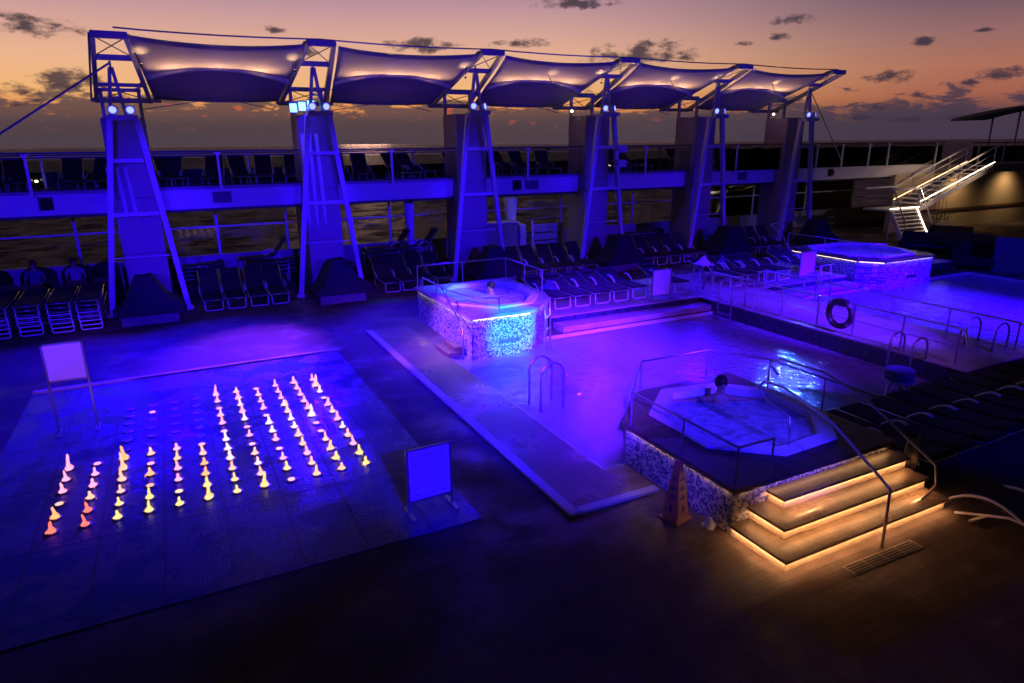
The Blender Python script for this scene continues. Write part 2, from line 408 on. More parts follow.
def cloud(u, v, w, h):
    w *= 1.25; h *= 1.5
    r = R @ dcam(u, v); az = math.degrees(math.atan2(r.x, r.y)); el = math.degrees(math.asin(r.z/r.length))
    r2 = R @ dcam(u+w, v); waz = abs(math.degrees(math.atan2(r2.x, r2.y)) - az); hel = waz*h/w
    dx = M('DIVIDE', M('SUBTRACT', AZ, az), waz); dy = M('DIVIDE', M('SUBTRACT', EL, el), hel)
    # flatter base than top
    dy = M('MULTIPLY', dy, M('ADD', 1.2, M('MULTIPLY', M('LESS_THAN', dy, 0), .8)))
    return M('SUBTRACT', 1.35, M('ADD', M('ABSOLUTE', M('POWER', M('ABSOLUTE', dx), 1.6)), M('ABSOLUTE', M('POWER', M('ABSOLUTE', dy), 1.6))))
cl = None
for c in [(28,27,42,15),(75,82,36,13),(18,92,22,8),(30,104,22,6),(575,5,32,6),(640,58,48,14),(420,47,34,7),(520,44,24,5),(890,78,22,8),(1000,76,26,9),(965,83,20,4),(922,42,12,6),(917,95,9,4),(879,107,8,5),(796,21,24,6),(778,38,12,4),(274,30,12,4),(905,120,16,4),(860,118,14,3),(955,118,14,3),(790,20,14,4),(300,52,18,7),(230,62,30,5),(745,44,10,3),(985,30,10,3),(180,98,40,6)]:
    d = cloud(*c); cl = d if cl is None else M('MAXIMUM', cl, d)
cl = MR(M('ADD', cl, M('MULTIPLY', M('SUBTRACT', nz2.outputs['Fac'], .5), 4.6)), .25, 1.5, 0, 1)
ccol = MIX(azf, lin(80, 67, 76), lin(70, 58, 78))
band = MIX(M('MULTIPLY', dens, .88), sky, ccol)
# glowing red breaks inside the cloud bank
br = MR(nz2.outputs['Fac'], .60, .70, 0, 1); brm = M('MULTIPLY', M('MULTIPLY', br, MR(EL, .9, 1.8, 0, 1)), M('MULTIPLY', MR(EL, 2.6, 4, 1, 0), MR(AZ, 25, 45, 1, .15)))
band = MIX(M('MULTIPLY', brm, .8), band, lin(214, 98, 66))
final = MIX(M('MULTIPLY', cl, .93), band, MIX(azf, lin(70, 57, 68), lin(60, 51, 68)))
below = MR(EL, -1.2, 0, 0, 1)
final = MIX(below, lin(20, 18, 24), final)
ns = N.new('ShaderNodeTexSky'); ns.sky_type = 'NISHITA'; ns.sun_disc = False; ns.sun_elevation = rad(-1.5); ns.sun_rotation = rad(15)
bg1 = N.new('ShaderNodeBackground'); L.new(final, bg1.inputs['Color']); bg1.inputs['Strength'].default_value = .9
bg2 = N.new('ShaderNodeBackground'); L.new(ns.outputs['Color'], bg2.inputs['Color']); bg2.inputs['Strength'].default_value = .004
ad = N.new('ShaderNodeAddShader'); L.new(bg1.outputs[0], ad.inputs[0]); L.new(bg2.outputs[0], ad.inputs[1])
wo = N.new('ShaderNodeOutputWorld'); L.new(ad.outputs[0], wo.inputs['Surface'])
sd = bpy.data.lights.new('sun', 'SUN'); sd.energy = .05; sd.angle = rad(4); sd.color = (1,.5,.25)
so = bpy.data.objects.new('sun', sd); C.objects.link(so)
so.rotation_euler = Vector((-math.sin(rad(15)), -math.cos(rad(15)), -.06)).to_track_quat('-Z', 'Y').to_euler()

# ------------------------------------------------------------------ sea and decks
tag(MB().box(-30000, 30000, -30000, 30000, -17, -16.9).build('sea', SEA), kind='structure')

# pool deck as one sheet with openings, thick
D = MB()
P1 = (5.35, 13.9, 7.55, 14.3); P2 = (16.4, 26.5, 7.55, 14.3)
for x0, x1, y0, y1 in [(-30,70,-14,P1[2]),(-30,P1[0],P1[2],P1[3]),(P1[1],P2[0],P1[2],P1[3]),(P2[1],70,P1[2],P1[3]),(-30,70,P1[3],27.6)]:
    D.box(x0, x1, y0, y1, -1.6, 0)
tag(D.build('pool_deck', DECK), kind='structure')
tag(MB().box(-30, 70, -14, 27.5, -16.5, -1.65).build('ship_hull', HULL), kind='structure')
# pool walkway of teak beside the pool, light kerb line
kb = MB(); kb.box(4.18, 4.34, 6.62, 16.9, .004, .05); kb.box(4.34, 5.68, 6.62, 6.76, .004, .05)
tag(kb.build('kerb', simple('kerb_pale', (.42,.40,.48), .4, 0, .1, 5), bevel=.01), kind='structure')
tag(MB().box(4.345, 5.32, 6.77, 16.9, .003, .03).build('teak_path', WOOD), kind='structure')
tag(MB().box(5.325, 5.70, 6.77, 7.5, .003, .03).build('teak_path_end', WOODX), kind='structure')
# basins
LEDGE = simple('pool_tile_blue', (.10,.12,.26), .3, 0, .35, 2.5)
for nm, (x0, x1, y0, y1), b in (('pool_basin', P1, 'l'), ('second_pool_basin', P2, 'r')):
    B = MB()
    zl, zd = -.36, -1.05
    lx0, lx1, ly1 = (x0+1.0, x1-.02, y1-1.0) if b == 'l' else (x0+.02, x1-.02, y1-.9)
    B.box(x0+.002, x1-.002, y0+.002, y1-.002, -1.58, zd)                      # deep floor
    LG = MB(); LG.box(x0+.002, lx0, y0+.002, y1-.002, zd, zl); LG.box(lx0+.001, lx1, ly1, y1-.002, zd, zl+.001)
    LG.cyl((lx0+.34, ly1-.34, zd), (lx0+.34, ly1-.34, zd+.01), .01)
    tag(LG.build(nm.replace('basin', 'ledge'), LEDGE), kind='structure')
    w = .004
    B.box(x0-.0, x0+.03, y0, y1, zl, -.01); B.box(x1-.03, x1, y0, y1, zd, -.01)
    B.box(x0+.03, x1-.03, y1-.03, y1, zl, -.01); B.box(x0+.03, x1-.03, y0, y0+.03, zd, -.01)
    tag(B.build(nm, TILE), kind='structure')
    fn = lambda s, t, x0=x0, x1=x1, y0=y0, y1=y1: (x0+.03+(x1-x0-.06)*s, y0+.03+(y1-y0-.06)*t, -.1)
    tag(MB().grid(fn, 8, 8).build('pool_water' if b == 'l' else 'second_pool_water', POOLW), kind='structure')
# raised walk between the pools, and the terrace behind with its steps
DK = simple('dark_blue_tile', (.03,.03,.07), .3, 0, .5, 6)
tr = MB()
tr.box(13.9, 16.4, 7.2, 14.95, .004, .27)
tr.box(8.75, 26.5, 14.95, 17.9, .004, .27)
tag(tr.build('terrace', DK), kind='structure')
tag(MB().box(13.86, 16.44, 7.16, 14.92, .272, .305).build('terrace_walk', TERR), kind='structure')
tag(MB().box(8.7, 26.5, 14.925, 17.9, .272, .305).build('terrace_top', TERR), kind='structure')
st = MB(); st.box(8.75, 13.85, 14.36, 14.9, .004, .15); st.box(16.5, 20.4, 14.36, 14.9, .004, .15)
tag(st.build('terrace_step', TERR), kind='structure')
wl = MB()
for x0, x1, y0, y1 in ((13.82,13.895,7.56,14.34),):
    wl.box(x0, x1, y0, y1, -1.3, .265)
tag(wl.build('walkway_side', DK), kind='structure')

# splash pad
tag(MB().box(-3.0, 3.13, 7.15, 15.56, .003, .012).build('splash_pad', PAD), kind='structure')
pe = MB(); pe.box(-3.0, 3.2, 15.57, 15.68, .004, .05)
tag(pe.build('pad_edge_strip', simple('strip_pale', (.5,.42,.48), .4, 0, .1, 5)), kind='structure')
sm = MB()
for x in (-2.13,-1.38,-.64,.10,.86,1.62,2.45): sm.box(x-.012, x+.012, 7.2, 15.5, .0125, .0145)
for y in (9.0, 10.8, 12.5, 14.3): sm.box(-2.98, 3.1, y-.008, y+.008, .0127, .0142)
tag(sm.build('pad_seams', INK), kind='structure')

# ------------------------------------------------------------------ fountain jets
JP = {}
def jmat(c, s):
    k = (c, round(s, 1))
    if k not in JP: JP[k] = emit('lit_water_' + str(len(JP)), c, s)
    return JP[k]
WJ = {}
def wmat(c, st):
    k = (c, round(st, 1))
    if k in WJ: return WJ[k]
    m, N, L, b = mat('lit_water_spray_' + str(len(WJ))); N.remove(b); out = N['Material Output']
    em = N.new('ShaderNodeEmission'); em.inputs['Color'].default_value = (*c, 1); em.inputs['Strength'].default_value = st  # LED glow from below is put into the spray itself as emission
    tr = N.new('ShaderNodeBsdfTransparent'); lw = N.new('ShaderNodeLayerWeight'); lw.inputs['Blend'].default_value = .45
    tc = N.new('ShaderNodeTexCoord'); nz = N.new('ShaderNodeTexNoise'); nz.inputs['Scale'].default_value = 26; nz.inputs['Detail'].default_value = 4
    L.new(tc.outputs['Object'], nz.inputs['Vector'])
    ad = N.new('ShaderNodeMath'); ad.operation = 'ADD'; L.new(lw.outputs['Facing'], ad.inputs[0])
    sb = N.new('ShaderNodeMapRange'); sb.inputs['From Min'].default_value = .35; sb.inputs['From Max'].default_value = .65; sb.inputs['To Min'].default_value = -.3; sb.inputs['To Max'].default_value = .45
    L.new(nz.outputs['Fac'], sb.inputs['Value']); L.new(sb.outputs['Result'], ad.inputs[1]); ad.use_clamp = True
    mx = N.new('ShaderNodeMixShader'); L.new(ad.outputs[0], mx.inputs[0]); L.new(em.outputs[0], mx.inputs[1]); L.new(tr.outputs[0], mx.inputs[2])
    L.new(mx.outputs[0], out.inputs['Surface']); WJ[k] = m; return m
def jet_mesh(h, seed, w=.055):
    r = random.Random(seed); m = MB(); n = 10
    prof = [(1.12,0),(1.1,.06),(.95,.14),(.72,.24),(.50,.36),(.40,.50),(.37,.64),(.34,.78),(.27,.89),(.16,.96),(.03,1)]
    lx = r.uniform(-.07, .07)*h; ly = r.uniform(-.06, .06)*h; kx = r.uniform(-.05,.05)*h; ph = r.uniform(0, 6); sq = r.uniform(.85, 1.2)
    vs = []; fs = []
    for i, (a, z) in enumerate(prof):
        ox = lx*z*z + kx*math.sin(3*z+ph)*z; oy = ly*z*z
        for k in range(n):
            g = 2*PI*k/n; q = w*a*sq*(1+.22*math.sin(2*g+ph)*(1-z)+.22*math.sin(3*g+ph*2+9*z)+r.uniform(-.12,.12))
            vs.append((ox+q*math.cos(g), oy+q*math.sin(g), h*z))
    for i in range(len(prof)-1):
        for k in range(n): fs.append((i*n+k, i*n+(k+1) % n, (i+1)*n+(k+1) % n, (i+1)*n+k))
    fs.append(tuple((len(prof)-1)*n+k for k in range(n)))
    m.add(vs, fs)
    return m
NOZ = simple('nozzle_metal', (.3,.3,.34), .3, .8, .1, 10)
nozm = MB().lathe([(.085,0),(.085,.012),(.06,.016),(.055,.010)], n=16)
noz_mesh = None
colx = [-1.95+.375*k for k in range(12)]; rowy = [9.42+.391*r for r in range(12)]
flat = {(0,2),(1,5),(3,2),(3,4),(4,1),(5,5),(6,9),(6,6),(7,6),(7,4),(8,11),(8,7),(9,99),(10,5),(10,4),(11,8),(8,3)}
tall = {(0,5):.26,(2,4):.30,(2,5):.24,(6,11):.24,(9,7):.26,(8,0):.0,(11,10):.26,(7,0):.24,(10,6):.24,(5,0):.23,(3,1):.18,(11,2):.18}
rv = random.Random(5)
pal = {'red':(1,.16,.12),'orange':(1,.36,.14),'yellow':(1,.60,.22),'pink':(1,.32,.52),'white':(1,.58,.74),'peach':(1,.42,.28)}
cn = 0
for c in range(12):
    for r in range(12):
        off = (c < 2 and r > 5) or (c in (2,3,4,5) and r > 5)
        if c < 2 and r > 5: continue
        lit = not off or (c, r) == (3, 10)
        place = 'in %s column from left, %s from near edge' % (ordn(c), ordn(r))
        t = thing('fountain_nozzle', ('unlit ring-shaped floor nozzle, ' if not lit else 'lit ') + place, 'fountain jet' if lit else 'floor nozzle', (colx[c], rowy[r], .015), 0, 'lit fountain jets of the splash pad' if lit else 'unlit floor nozzles of the splash pad')
        if noz_mesh is None:
            o = nozm.build('nozzle_ring', NOZ, t); noz_mesh = o.data
        else:
            o = bpy.data.objects.new('nozzle_ring', noz_mesh); C.objects.link(o); o.parent = t
        if not lit: continue
        if c < 2: nm = rv.choice(['orange','peach','orange','red']) if r < 3 else 'pink'
        elif r < 2: nm = rv.choice(['yellow','yellow','peach'])
        elif c < 6: nm = rv.choice(['peach','orange','pink','peach'])
        elif r < 5: nm = rv.choice(['peach','white','peach','pink'])
        else: nm = rv.choice(['pink','white','pink','peach'])
        if (c, r) == (0, 0): nm = 'red'
        if (c, r) == (11, 0): nm = 'yellow'
        isflat = (c, r) in flat or (c, r) == (3, 10)
        colname = {'white':'whitish pink','peach':'peach'}.get(nm, nm)
        tag(t, '%s %s water jet, %s' % (('low flat' if isflat else 'tall' if (c, r) in tall else 'short'), colname, place))
        MB().lathe([(.05,.0),(.05,.018)], n=12).build('lamp_lens', jmat(pal[nm], 1.7), t)
        if not isflat:
            h = tall.get((c, r), rv.uniform(.115, .18))
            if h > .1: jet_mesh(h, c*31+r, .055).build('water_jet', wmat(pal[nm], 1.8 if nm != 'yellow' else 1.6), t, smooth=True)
        cn += 1

# ------------------------------------------------------------------ towers, pylons, arms, canopies
TX = [-.93, 4.45, 9.86, 15.25, 20.75, 26.15]
YT = 22.1
def lamp_light(name, loc, target, power, col, size, blend=.6, rad_=.08):
    d = bpy.data.lights.new(name, 'SPOT'); d.energy = power; d.color = col; d.spot_size = rad(size); d.spot_blend = blend; d.shadow_soft_size = rad_
    o = bpy.data.objects.new(name, d); C.objects.link(o); o.location = loc
    o.rotation_euler = (Vector(target)-Vector(loc)).to_track_quat('-Z', 'Y').to_euler(); return o
BL = (.07, .004, 1)
for k, X in enumerate(TX):
    t = thing('light_tower', ['A-frame steel lighting tower at the far left, nearest the camera','A-frame steel tower carrying three bright square floodlights beside its two round lamps','A-frame steel lighting tower, third from the left, behind the near corner hot tub','A-frame steel lighting tower with grey instrument boxes on its right leg','A-frame steel lighting tower, second from the right','A-frame steel lighting tower at the far right end of the row'][k], 'light tower', (X, YT, 0), 0, 'blue-lit A-frame towers in a row')
    TO = .10 if k == 0 else .04 if k == 1 else 0
    for s in (-1, 1):
        g = MB(); g.bar((s*1.03,0,0), (s*.33+TO,0,5.75), .15, .13, (0,1,0)); g.bar((s*1.03,.04,.0), (s*1.03,-.0,.05), .24, .2)
        g.bar((s*1.03,.12,.02), (s*.33+TO,.12,5.75), .05, .10, (0,1,0))
        g.build('leg', WHITE, t, bevel=.01)
    xa = lambda z: 1.03-(.67)*z/5.75
    for z in (3.05, 4.6, 1.75):
        if z == 1.75: MB().bar((-xa(z)+.1,.1,z), (xa(z)-.1,.1,z), .03, .03).build('crossbar', WHITE, t)
        else: MB().bar((-xa(z)+.06,0,z), (xa(z)-.06,0,z), .11, .11).build('crossbar', WHITE, t, bevel=.008)
    g = MB(); g.box(-.38+TO,.38+TO,-.32,.2,5.72,5.80); g.box(-.38+TO,.38+TO,-.34,-.30,5.80,5.86)
    g.build('platform', WHITE, t, bevel=.01)
    g = MB()
    for s in (-1, 1):
        g.bar((s*.2,.05,5.80), (s*.025,.05,7.15), .09, .09, (0,1,0))
    g.bar((-.1,.05,6.35), (.1,.05,6.35), .05, .05); g.cyl((0,.05,7.1), (0,.05,7.32), .03, 8)
    g.build('spire', WHITE, t)
    for s in (-1, 1):
        tilt = 0 if (k < 2 or s < 0) else 1
        c = Vector((s*.21+TO, -.22, 6.0))
        d = Vector((0,-1,-.18)) if not tilt else Vector((.75,-.7,.12))
        d.normalize()
        fl = MB(); fl.cyl(c - d*.16, c + d*.0, .10, 14, .135); fl.bar(c+Vector((0,0,-.2)), c+Vector((0,0,-.1)), .05, .05); fl.box(c.x-.12, c.x+.12, c.y-.06, c.y+.08, 5.80, 5.86)
        fo = fl.build('flood_light', WHITE, t)
        MB().cyl(c + d*.002, c + d*.02, .09, 16).build('lens', LBLUE, fo)
    if k == 0 or k == 1:
        g = MB()
        for i in range(3): g.cyl((-.42+.3*i, 1.0-.18*(k), .1), (-.42+.22*i-.1*(1-k), .55, 5.2 if k else 4.4), .06, 10)
        for i, o_ in enumerate([g]): o_.build('drain_pipe', WHITE, t, smooth=True)
    if k == 3:
        for z in (3.9, 4.45):
            g = MB(); g.box(.42,.78,-.3,-.05,z,z+.22); g.box(.3,.9,-.2,-.12,z-.05,z)
            g.build('instrument_box', WHITE, t, bevel=.01)
    t.scale = (1, 1, (.957, .985, 1, 1, .995, .98)[k])
    # pylon
    p = thing('pylon', '%s panelled steel pylon standing behind the %s' % (['greyish','blue-lit','brownish','tall brownish','dusky','pale dusky'][k], TW[k]), 'pylon', (X, 0, 0), 0, 'tall panelled pylons behind the towers')
    p.scale = (1, 1, (.965, .985, 1, 1, 1, 1)[k])
    g = MB(); g.box(-.5,.62,22.75,24.05,0,5.78)
    g.build('wall_panel', PYLON, p, bevel=.03)
    for z in (1.75, 3.45): MB().box(-.507,.627,22.743,24.057,z,z+.015).build('panel_seam', DSTEEL, p)
    g = MB(); g.bar((-.44,23.95,5.78), (-.44,23.95,6.62), .1, .1, (0,1,0)); g.bar((.55,23.95,5.78), (.55,23.95,6.62), .1, .1, (0,1,0)); g.bar((-.5,23.95,6.62), (.61,23.95,6.62), .1, .1)
    g.build('bracket', WHITE, p)
    if k == 1:
        fo = None
        for i in range(3):
            c = Vector((-.62+.27*i, 22.55, 5.98+.05*i)); d = Vector((-.25,-.9,-.35)).normalized(); a = Vector((.93,-.28,.2)).normalized(); b = a.cross(d)
            g = MB(); g.bar(c-d*.1, c, .24, .30, (0,0,1)); g.bar(c-d*.1, (c.x+.1, 22.8, 5.75), .04, .04)
            fo = g.build('square_flood_light', WHITE, p)
            MB().bar(c+d*.002, c+d*.015, .20, .26, (0,0,1)).build('lens', LBLUEC, fo)
    if k in (3, 5):
        fo = MB().cyl((-.72,23.4,5.95), (-.6,23.5,5.95), .05, 8).build('side_lamp', WHITE, p)
        if k != 0: MB().lathe([(.02,-.05),(.06,0),(.02,.05)], (-.78,23.35,5.95), 8).build('lens', WARMW, fo)
    # canopy arm
    a = thing('lattice_truss', '%s tapered lattice arm rising inboard over the %s' % (['leftmost open-ended','violet-lit','slanting','slim','narrow','rightmost, free-tipped'][k], TW[k]), 'truss', (X, 0, 0), 0, 'lattice arms carrying the canopies')
    tip = Vector((0, 20.8, 7.56)); base = Vector((0, 24.9, 6.14))
    def ar(s, u, ):
        q = tip.lerp(base, u); return Vector((s*(.36+.37*u)+.02+.08*u+(.12*(1-u) if k == 0 else 0), q.y, q.z-(.08*(1-u) if k == 0 else 0)))
    for s in (-1, 1):
        MB().bar(ar(s,0), ar(s,1), .11, .16).build('rafter', WHITE, a, bevel=.01)
        MB().bar(ar(s*1.18,.03)+Vector((0,0,.07)), ar(s*1.18,1)+Vector((0,0,.07)), .05, .05).build('edge_rail', WHITE, a)
    for u, w in ((0,.17),(.30,.14),(.72,.1),(1,.13)):
        MB().bar(ar(-1,u)-Vector((.05,0,0)), ar(1,u)+Vector((.05,0,0)), .13, w).build('crossbar', WHITE, a)
    for u0, u1 in ((.02,.29),(.73,.99)):
        for s in (-1, 1): MB().tube([ar(-s,u0), ar(s,u1)], .014, 6).build('brace_wire', STEEL, a)
    cst = MB().bar(ar(-1,.99)+Vector((-.15,0,0)), ar(1,.99)+Vector((.3,0,0)), .1, .12).build('outrigger', WHITE, a)

for k in range(5):
    x0, x1 = TX[k], TX[k+1]; wd = x1-x0
    t = thing('canopy', ['leftmost tensile canopy with a deep curve and a bright patch at its left corner','tensile canopy between the second and third towers','tensile canopy between the third and fourth towers','tensile canopy between the fourth and fifth towers','rightmost tensile canopy, glowing warm at its centre'][k], 'canopy', (x0, 0, 0), 0, 'fabric canopies between the arms')
    def P(s, u):
        # u 0 inboard edge .. .6 arch .. 1 outboard hem
        y = 20.85+(24.6-20.85)*u; z = 7.52+(6.22-7.52)*u
        xl = .38+.46*u+.14; xr = wd-(.34+.30*u)-.10; x = xl+(xr-xl)*s; b = 4*s*(1-s)
        if u <= .6:
            q = u/.6; dz = b*(-.10*(1-q)+.33*q) - math.sin(PI*q)*.16*b - .06*math.sin(PI*q)
            dy = b*.30*(1-q)
        else:
            q = (u-.6)/.4; dz = b*(.33*(1-q) - .08*q) + .10*math.sin(PI*q)*b; dy = -b*.32*q
        return (x, y+dy, z+dz-.02)
    MB().grid(lambda s, v: P(s, v*.6), 24, 12).build('upper_membrane', FABRIC, t, smooth=True)
    MB().grid(lambda s, v: P(s, .6+.4*v), 24, 8).build('lower_membrane', FABRIC, t, smooth=True)
    for o in kids(t):
        md = o.modifiers.new('th', 'SOLIDIFY'); md.thickness = .012
    MB().tube([Vector(P(i/24, .6))-Vector((0,.11,.05)) for i in range(25)], .085, 8).build('arch_rib', RIBM, t, smooth=True)
    MB().tube([P(i/24, 0) for i in range(25)], .018, 6).build('edge_cable', STEEL, t, smooth=True); MB().tube([P(i/24, 1) for i in range(25)], .018, 6).build('edge_cable', STEEL, t, smooth=True)
    for s in ((.04, .96) if k == 0 else (.96,) if k < 2 else (.5, .95) if k in (2, 3) else (.5,)):
        p = Vector(P(s, .16)); q = p+Vector((0,-.02,-.34))
        fo = MB().cyl(q-Vector((0,0,.06)), q, .035, 10).bar(q-Vector((0,0,.08)), p+Vector((.1 if s > .5 else -.12,.1,-.05)), .02, .02).build('uplight', DSTEEL, t)
        MB().cyl(q+Vector((0,0,.002)), q+Vector((0,0,.008)), .025, 10).build('lens', WARMD, fo)
        gp = Vector((x0, 0, 0))+q+Vector((0,0,.03))
        lamp_light('uplight_lamp', gp, gp+Vector((0,.12,1)), 6, (1,.60,.26), 90, .9, .03)
# warm wash: unseen lamps added below each arch rib, throwing light up the inboard half
for k in range(5):
    wd = TX[k+1]-TX[k]
    for q in (.2, .5, .8):
        xm = TX[k]+.8+(wd-1.5)*q; b_ = 4*q*(1-q)
        lamp_light('arch_lamp', (xm, 22.75, 6.15+.30*b_), (xm, 21.9, 7.0+.1*b_), 60, (1,.52,.28), 140, .9, .12)
    lamp_light('arch_violet_lamp', ((TX[k]+TX[k+1])/2, 19.5, 5.6), ((TX[k]+TX[k+1])/2, 23.1, 6.9), 30, (.3,.12,1), 60, .9, .1)  # unseen violet spot added to tint the arch rib
# cables
def cable(pts, lab, r=.015, grp='thin steel stay cables'):
    o = MB().tube(pts, r, 6).build('stay_cable', STEEL); return tag(o, lab, 'cable', grp)
top = []
for k, X in enumerate(TX):
    top.append(Vector((X+(.25 if k == 0 else 0), 20.8, 7.66)))
    if k < 5:
        for i in range(1, 6): top.append(Vector((X+(TX[k+1]-X)*i/6, 20.8, 7.66-.05*math.sin(PI*i/6))))
cable(top, 'long cable running along the top tips of all the canopy arms', .022)
cable([(TX[0], 22.1, 6.95), (-4.6, 22.3, 4.55)], 'guy cable slanting down to the left from the leftmost tower', .03)
cable([(TX[5], 22.1, 6.9), (TX[5]+3.4, 22.6, 3.7)], 'guy cable slanting down to the right from the rightmost tower', .02)
for k in range(5):
    a_, b_ = TX[k], TX[k+1]; wd = b_-a_
    cable([(a_+.6,23.95,6.6), (a_+wd*.5,23.6,6.22), (b_-1.0,23.95,5.9)], 'slack tie cable falling rightwards under the %s canopy' % ['leftmost','second','third','fourth','rightmost'][k], .014)
    cable([(a_+.6,23.9,5.85), (a_+wd*.5,23.7,6.18), (b_-.5,23.95,6.6)], 'slack tie cable rising rightwards under the %s canopy' % ['leftmost','second','third','fourth','rightmost'][k], .014)

# covered equipment between the legs of each tower
for k, X in enumerate(TX):
    t = thing('covered_equipment', 'black peaked cover over equipment between the legs of the %s' % TW[k], 'equipment cover', (X+.02, 20.95, 0), 0, 'black covers at the foot of the towers')
    MB().box(-.72,.72,-.35,.45,0,.34).build('equipment_box', BOXM, t, bevel=.02)
    prof = [(-.92,.30),(-.92,.42),(-.62,.62),(-.42,1.02),(-.26,1.34),(.18,1.36),(.36,1.05),(.52,.78),(.9,.52),(.95,.30)]
    rr = random.Random(k)
    def cv(s, v):
        i = s*(len(prof)-1); j = min(int(i), len(prof)-2); q = i-j
        x = prof[j][0]*(1-q)+prof[j+1][0]*q; z = prof[j][1]*(1-q)+prof[j+1][1]*q
        sl = (v-.5)*2
        return (x*(1-.04*abs(sl)), sl*(.52 - .25*max(0, z-.45)) , z + .015*math.sin(17*s+9*v+k))
    g = MB(); g.grid(cv, 27, 8)
    g.add([cv(i/27, 0) for i in range(28)], [tuple(range(27, -1, -1))]); g.add([cv(i/27, 1) for i in range(28)], [tuple(range(28))])
    g.build('cover', COVER, t, smooth=False)

# ------------------------------------------------------------------ upper deck
YB = 23.2
tag(MB().box(-30, 38, YB+.12, 27.4, 3.2, 3.45).build('upper_deck', UDECK), kind='structure')
fb = thing('deck_edge_beam', 'long blue-lit white beam along the edge of the upper deck', 'beam', (0, YB, 0))
edges = [-30]+[v for X in TX for v in (X-.502, X+.624)]+[38]
for i in range(0, len(edges), 2):
    MB().box(edges[i]+.003, edges[i+1]-.003, 0, .11, 2.9, 3.58).build('beam_section', FASC, fb, bevel=.015)
    MB().box(edges[i]+.003, edges[i+1]-.003, .0, .3, 2.82, 2.895).build('lower_lip', DSTEEL, fb)
    MB().box(edges[i]+.003, edges[i+1]-.003, -.02, .13, 3.583, 3.61).build('top_strip', DSTEEL, fb)
for x, w in ((1.5,.55),(-3.15,.3),(12.6,.6),(11.95,.3),(23.6,.55),(29.5,.4)):
    if w < .45: 
        g = MB(); g.cyl((x, -.02, 3.25), (x, -.14, 3.2), .15, 14); g.box(x-.18,x+.18,-.03,-.003,3.05,3.42); g.build('speaker', DSTEEL, fb)
    else:
        g = MB(); g.box(x-w/2,x+w/2,-.03,-.003,3.06,3.4)
        for i in range(5): g.box(x-w/2+.03,x+w/2-.03,-.045,-.031,3.09+i*.06,3.12+i*.06)
        g.build('vent_grille', BOXM, fb)
# inner rail
def railing(name, lab, y, z0, h, x0, x1, posts, grp=None, glass=True, loc0=0, double=False, thick=.05):
    t = thing(name, lab, 'railing', (x0, y, z0), 0, grp)
    g = MB(); g.box(0, x1-x0, -thick, thick, h-.05, h)
    if double: g.box(0, x1-x0, -.02, .02, h-.17, h-.13)
    g.build('handrail', DSTEEL, t)
    for x in posts:
        g = MB(); g.bar((x-x0, 0, 0), (x-x0, 0, h-.052), .07, .05, (0,1,0)); g.box(x-x0-.09, x-x0+.09, -.04, .04, h-.10, h-.052); g.box(x-x0-.08, x-x0+.08, -.05, .05, 0, .02)
        g.build('post', WHITE, t)
    if glass:
        ps = [x0]+list(posts)+[x1]
        for i in range(len(ps)-1):
            if ps[i+1]-ps[i] > .3: MB().box(ps[i]-x0+.05, ps[i+1]-x0-.05, -.006, .006, .05, h-.2).build('glass_pane', GLASS, t)
    return t
railing('deck_railing', 'dark-capped glass railing along the inner edge of the upper deck', 22.95, 3.45, 1.2, -12, 38, [-8.8,-3.4,1.5,7.0,12.3,17.85,22.9,28.1,29.9,31.9,33.4,37.4], double=True)
tag(MB().box(-14, 38, 27.28, 27.36, 3.0, 3.98).build('outer_parapet', DSTEEL), 'low dark parapet along the outer edge of the upper deck', 'parapet')
railing('outer_railing', 'far outer glass railing of the upper deck against the sea', 27.2, 3.45, 1.1, -14, 44, [-10+3.2*i for i in range(17)], double=False, thick=.03)
# lower windscreen
t = thing('sea_windscreen', 'lower deck glass windscreen with posts and a mid rail facing the sea', 'windscreen', (0, 27.0, 0))
pp = [-12,-7.5,-3.0,1.43,3.9,4.35,8.0,12.3,16.2,20.3,24.3,28.4,30.3,32.5,36.5]
for x in pp: MB().box(x-.045, x+.045, -.04, .04, 0, 3.2).build('post', WHITE, t)
for a_, b_ in zip(pp, pp[1:]):
    if b_-a_ > .6:
        MB().box(a_+.05, b_-.05, -.006, .006, .55, 3.1).build('glass_pane', GLASS, t)
MB().box(-12, 36.5, -.09, -.042, 1.9, 1.96).build('mid_rail', WHITE, t)
MB().box(-12, 60, -.1, .1, 0, .9).build('base_wall', HULL, t)
# round columns under the beam on the lower deck
for x, w in ((8.4,.2),(12.9,.28)):
    o = MB().lathe([(w*.6,0),(w*.7,1.2),(w,2.4),(w*1.3,3.18)], (0,0,0), 16).build('support_column', WHITE, loc=(x, 25.6, 0), smooth=True)
    tag(o, 'flared round white column under the upper deck, %s of the third tower' % ('left' if x < 10 else 'right'), 'column', 'columns below the upper deck')
# ceiling lamps below the upper deck
for i, (x, y) in enumerate(((13.3, 24.1), (29.6, 24.1), (17.2, 25.5), (23.0, 25.5), (3.0,26.0))):
    t = thing('ceiling_lamp', 'small bright lamp under the upper deck beam %s' % ['between the third and fourth towers','right of the rightmost tower','behind the fourth tower','behind the fifth tower','behind the second tower'][i], 'ceiling lamp', (x, y, 3.08), 0, 'ceiling lamps under the upper deck')
    MB().lathe([(.16,.0),(.2,.04),(.2,.115)], n=16).build('housing', WHITE, t)
    if i < 2:
        MB().lathe([(.06,-.03),(.14,-.004)], n=14).build('lens', emit('greenish_white_lamp_%d' % i, (1,.95,.7), 9), t)
        lamp_light('ceiling_lamp_light', (x, y, 3.0), (x, y, 0), 8, (1,.7,.4), 140, .8, .1)
    else: MB().lathe([(.04,-.02),(.10,-.004)], n=14).build('lens', WARMD, t)
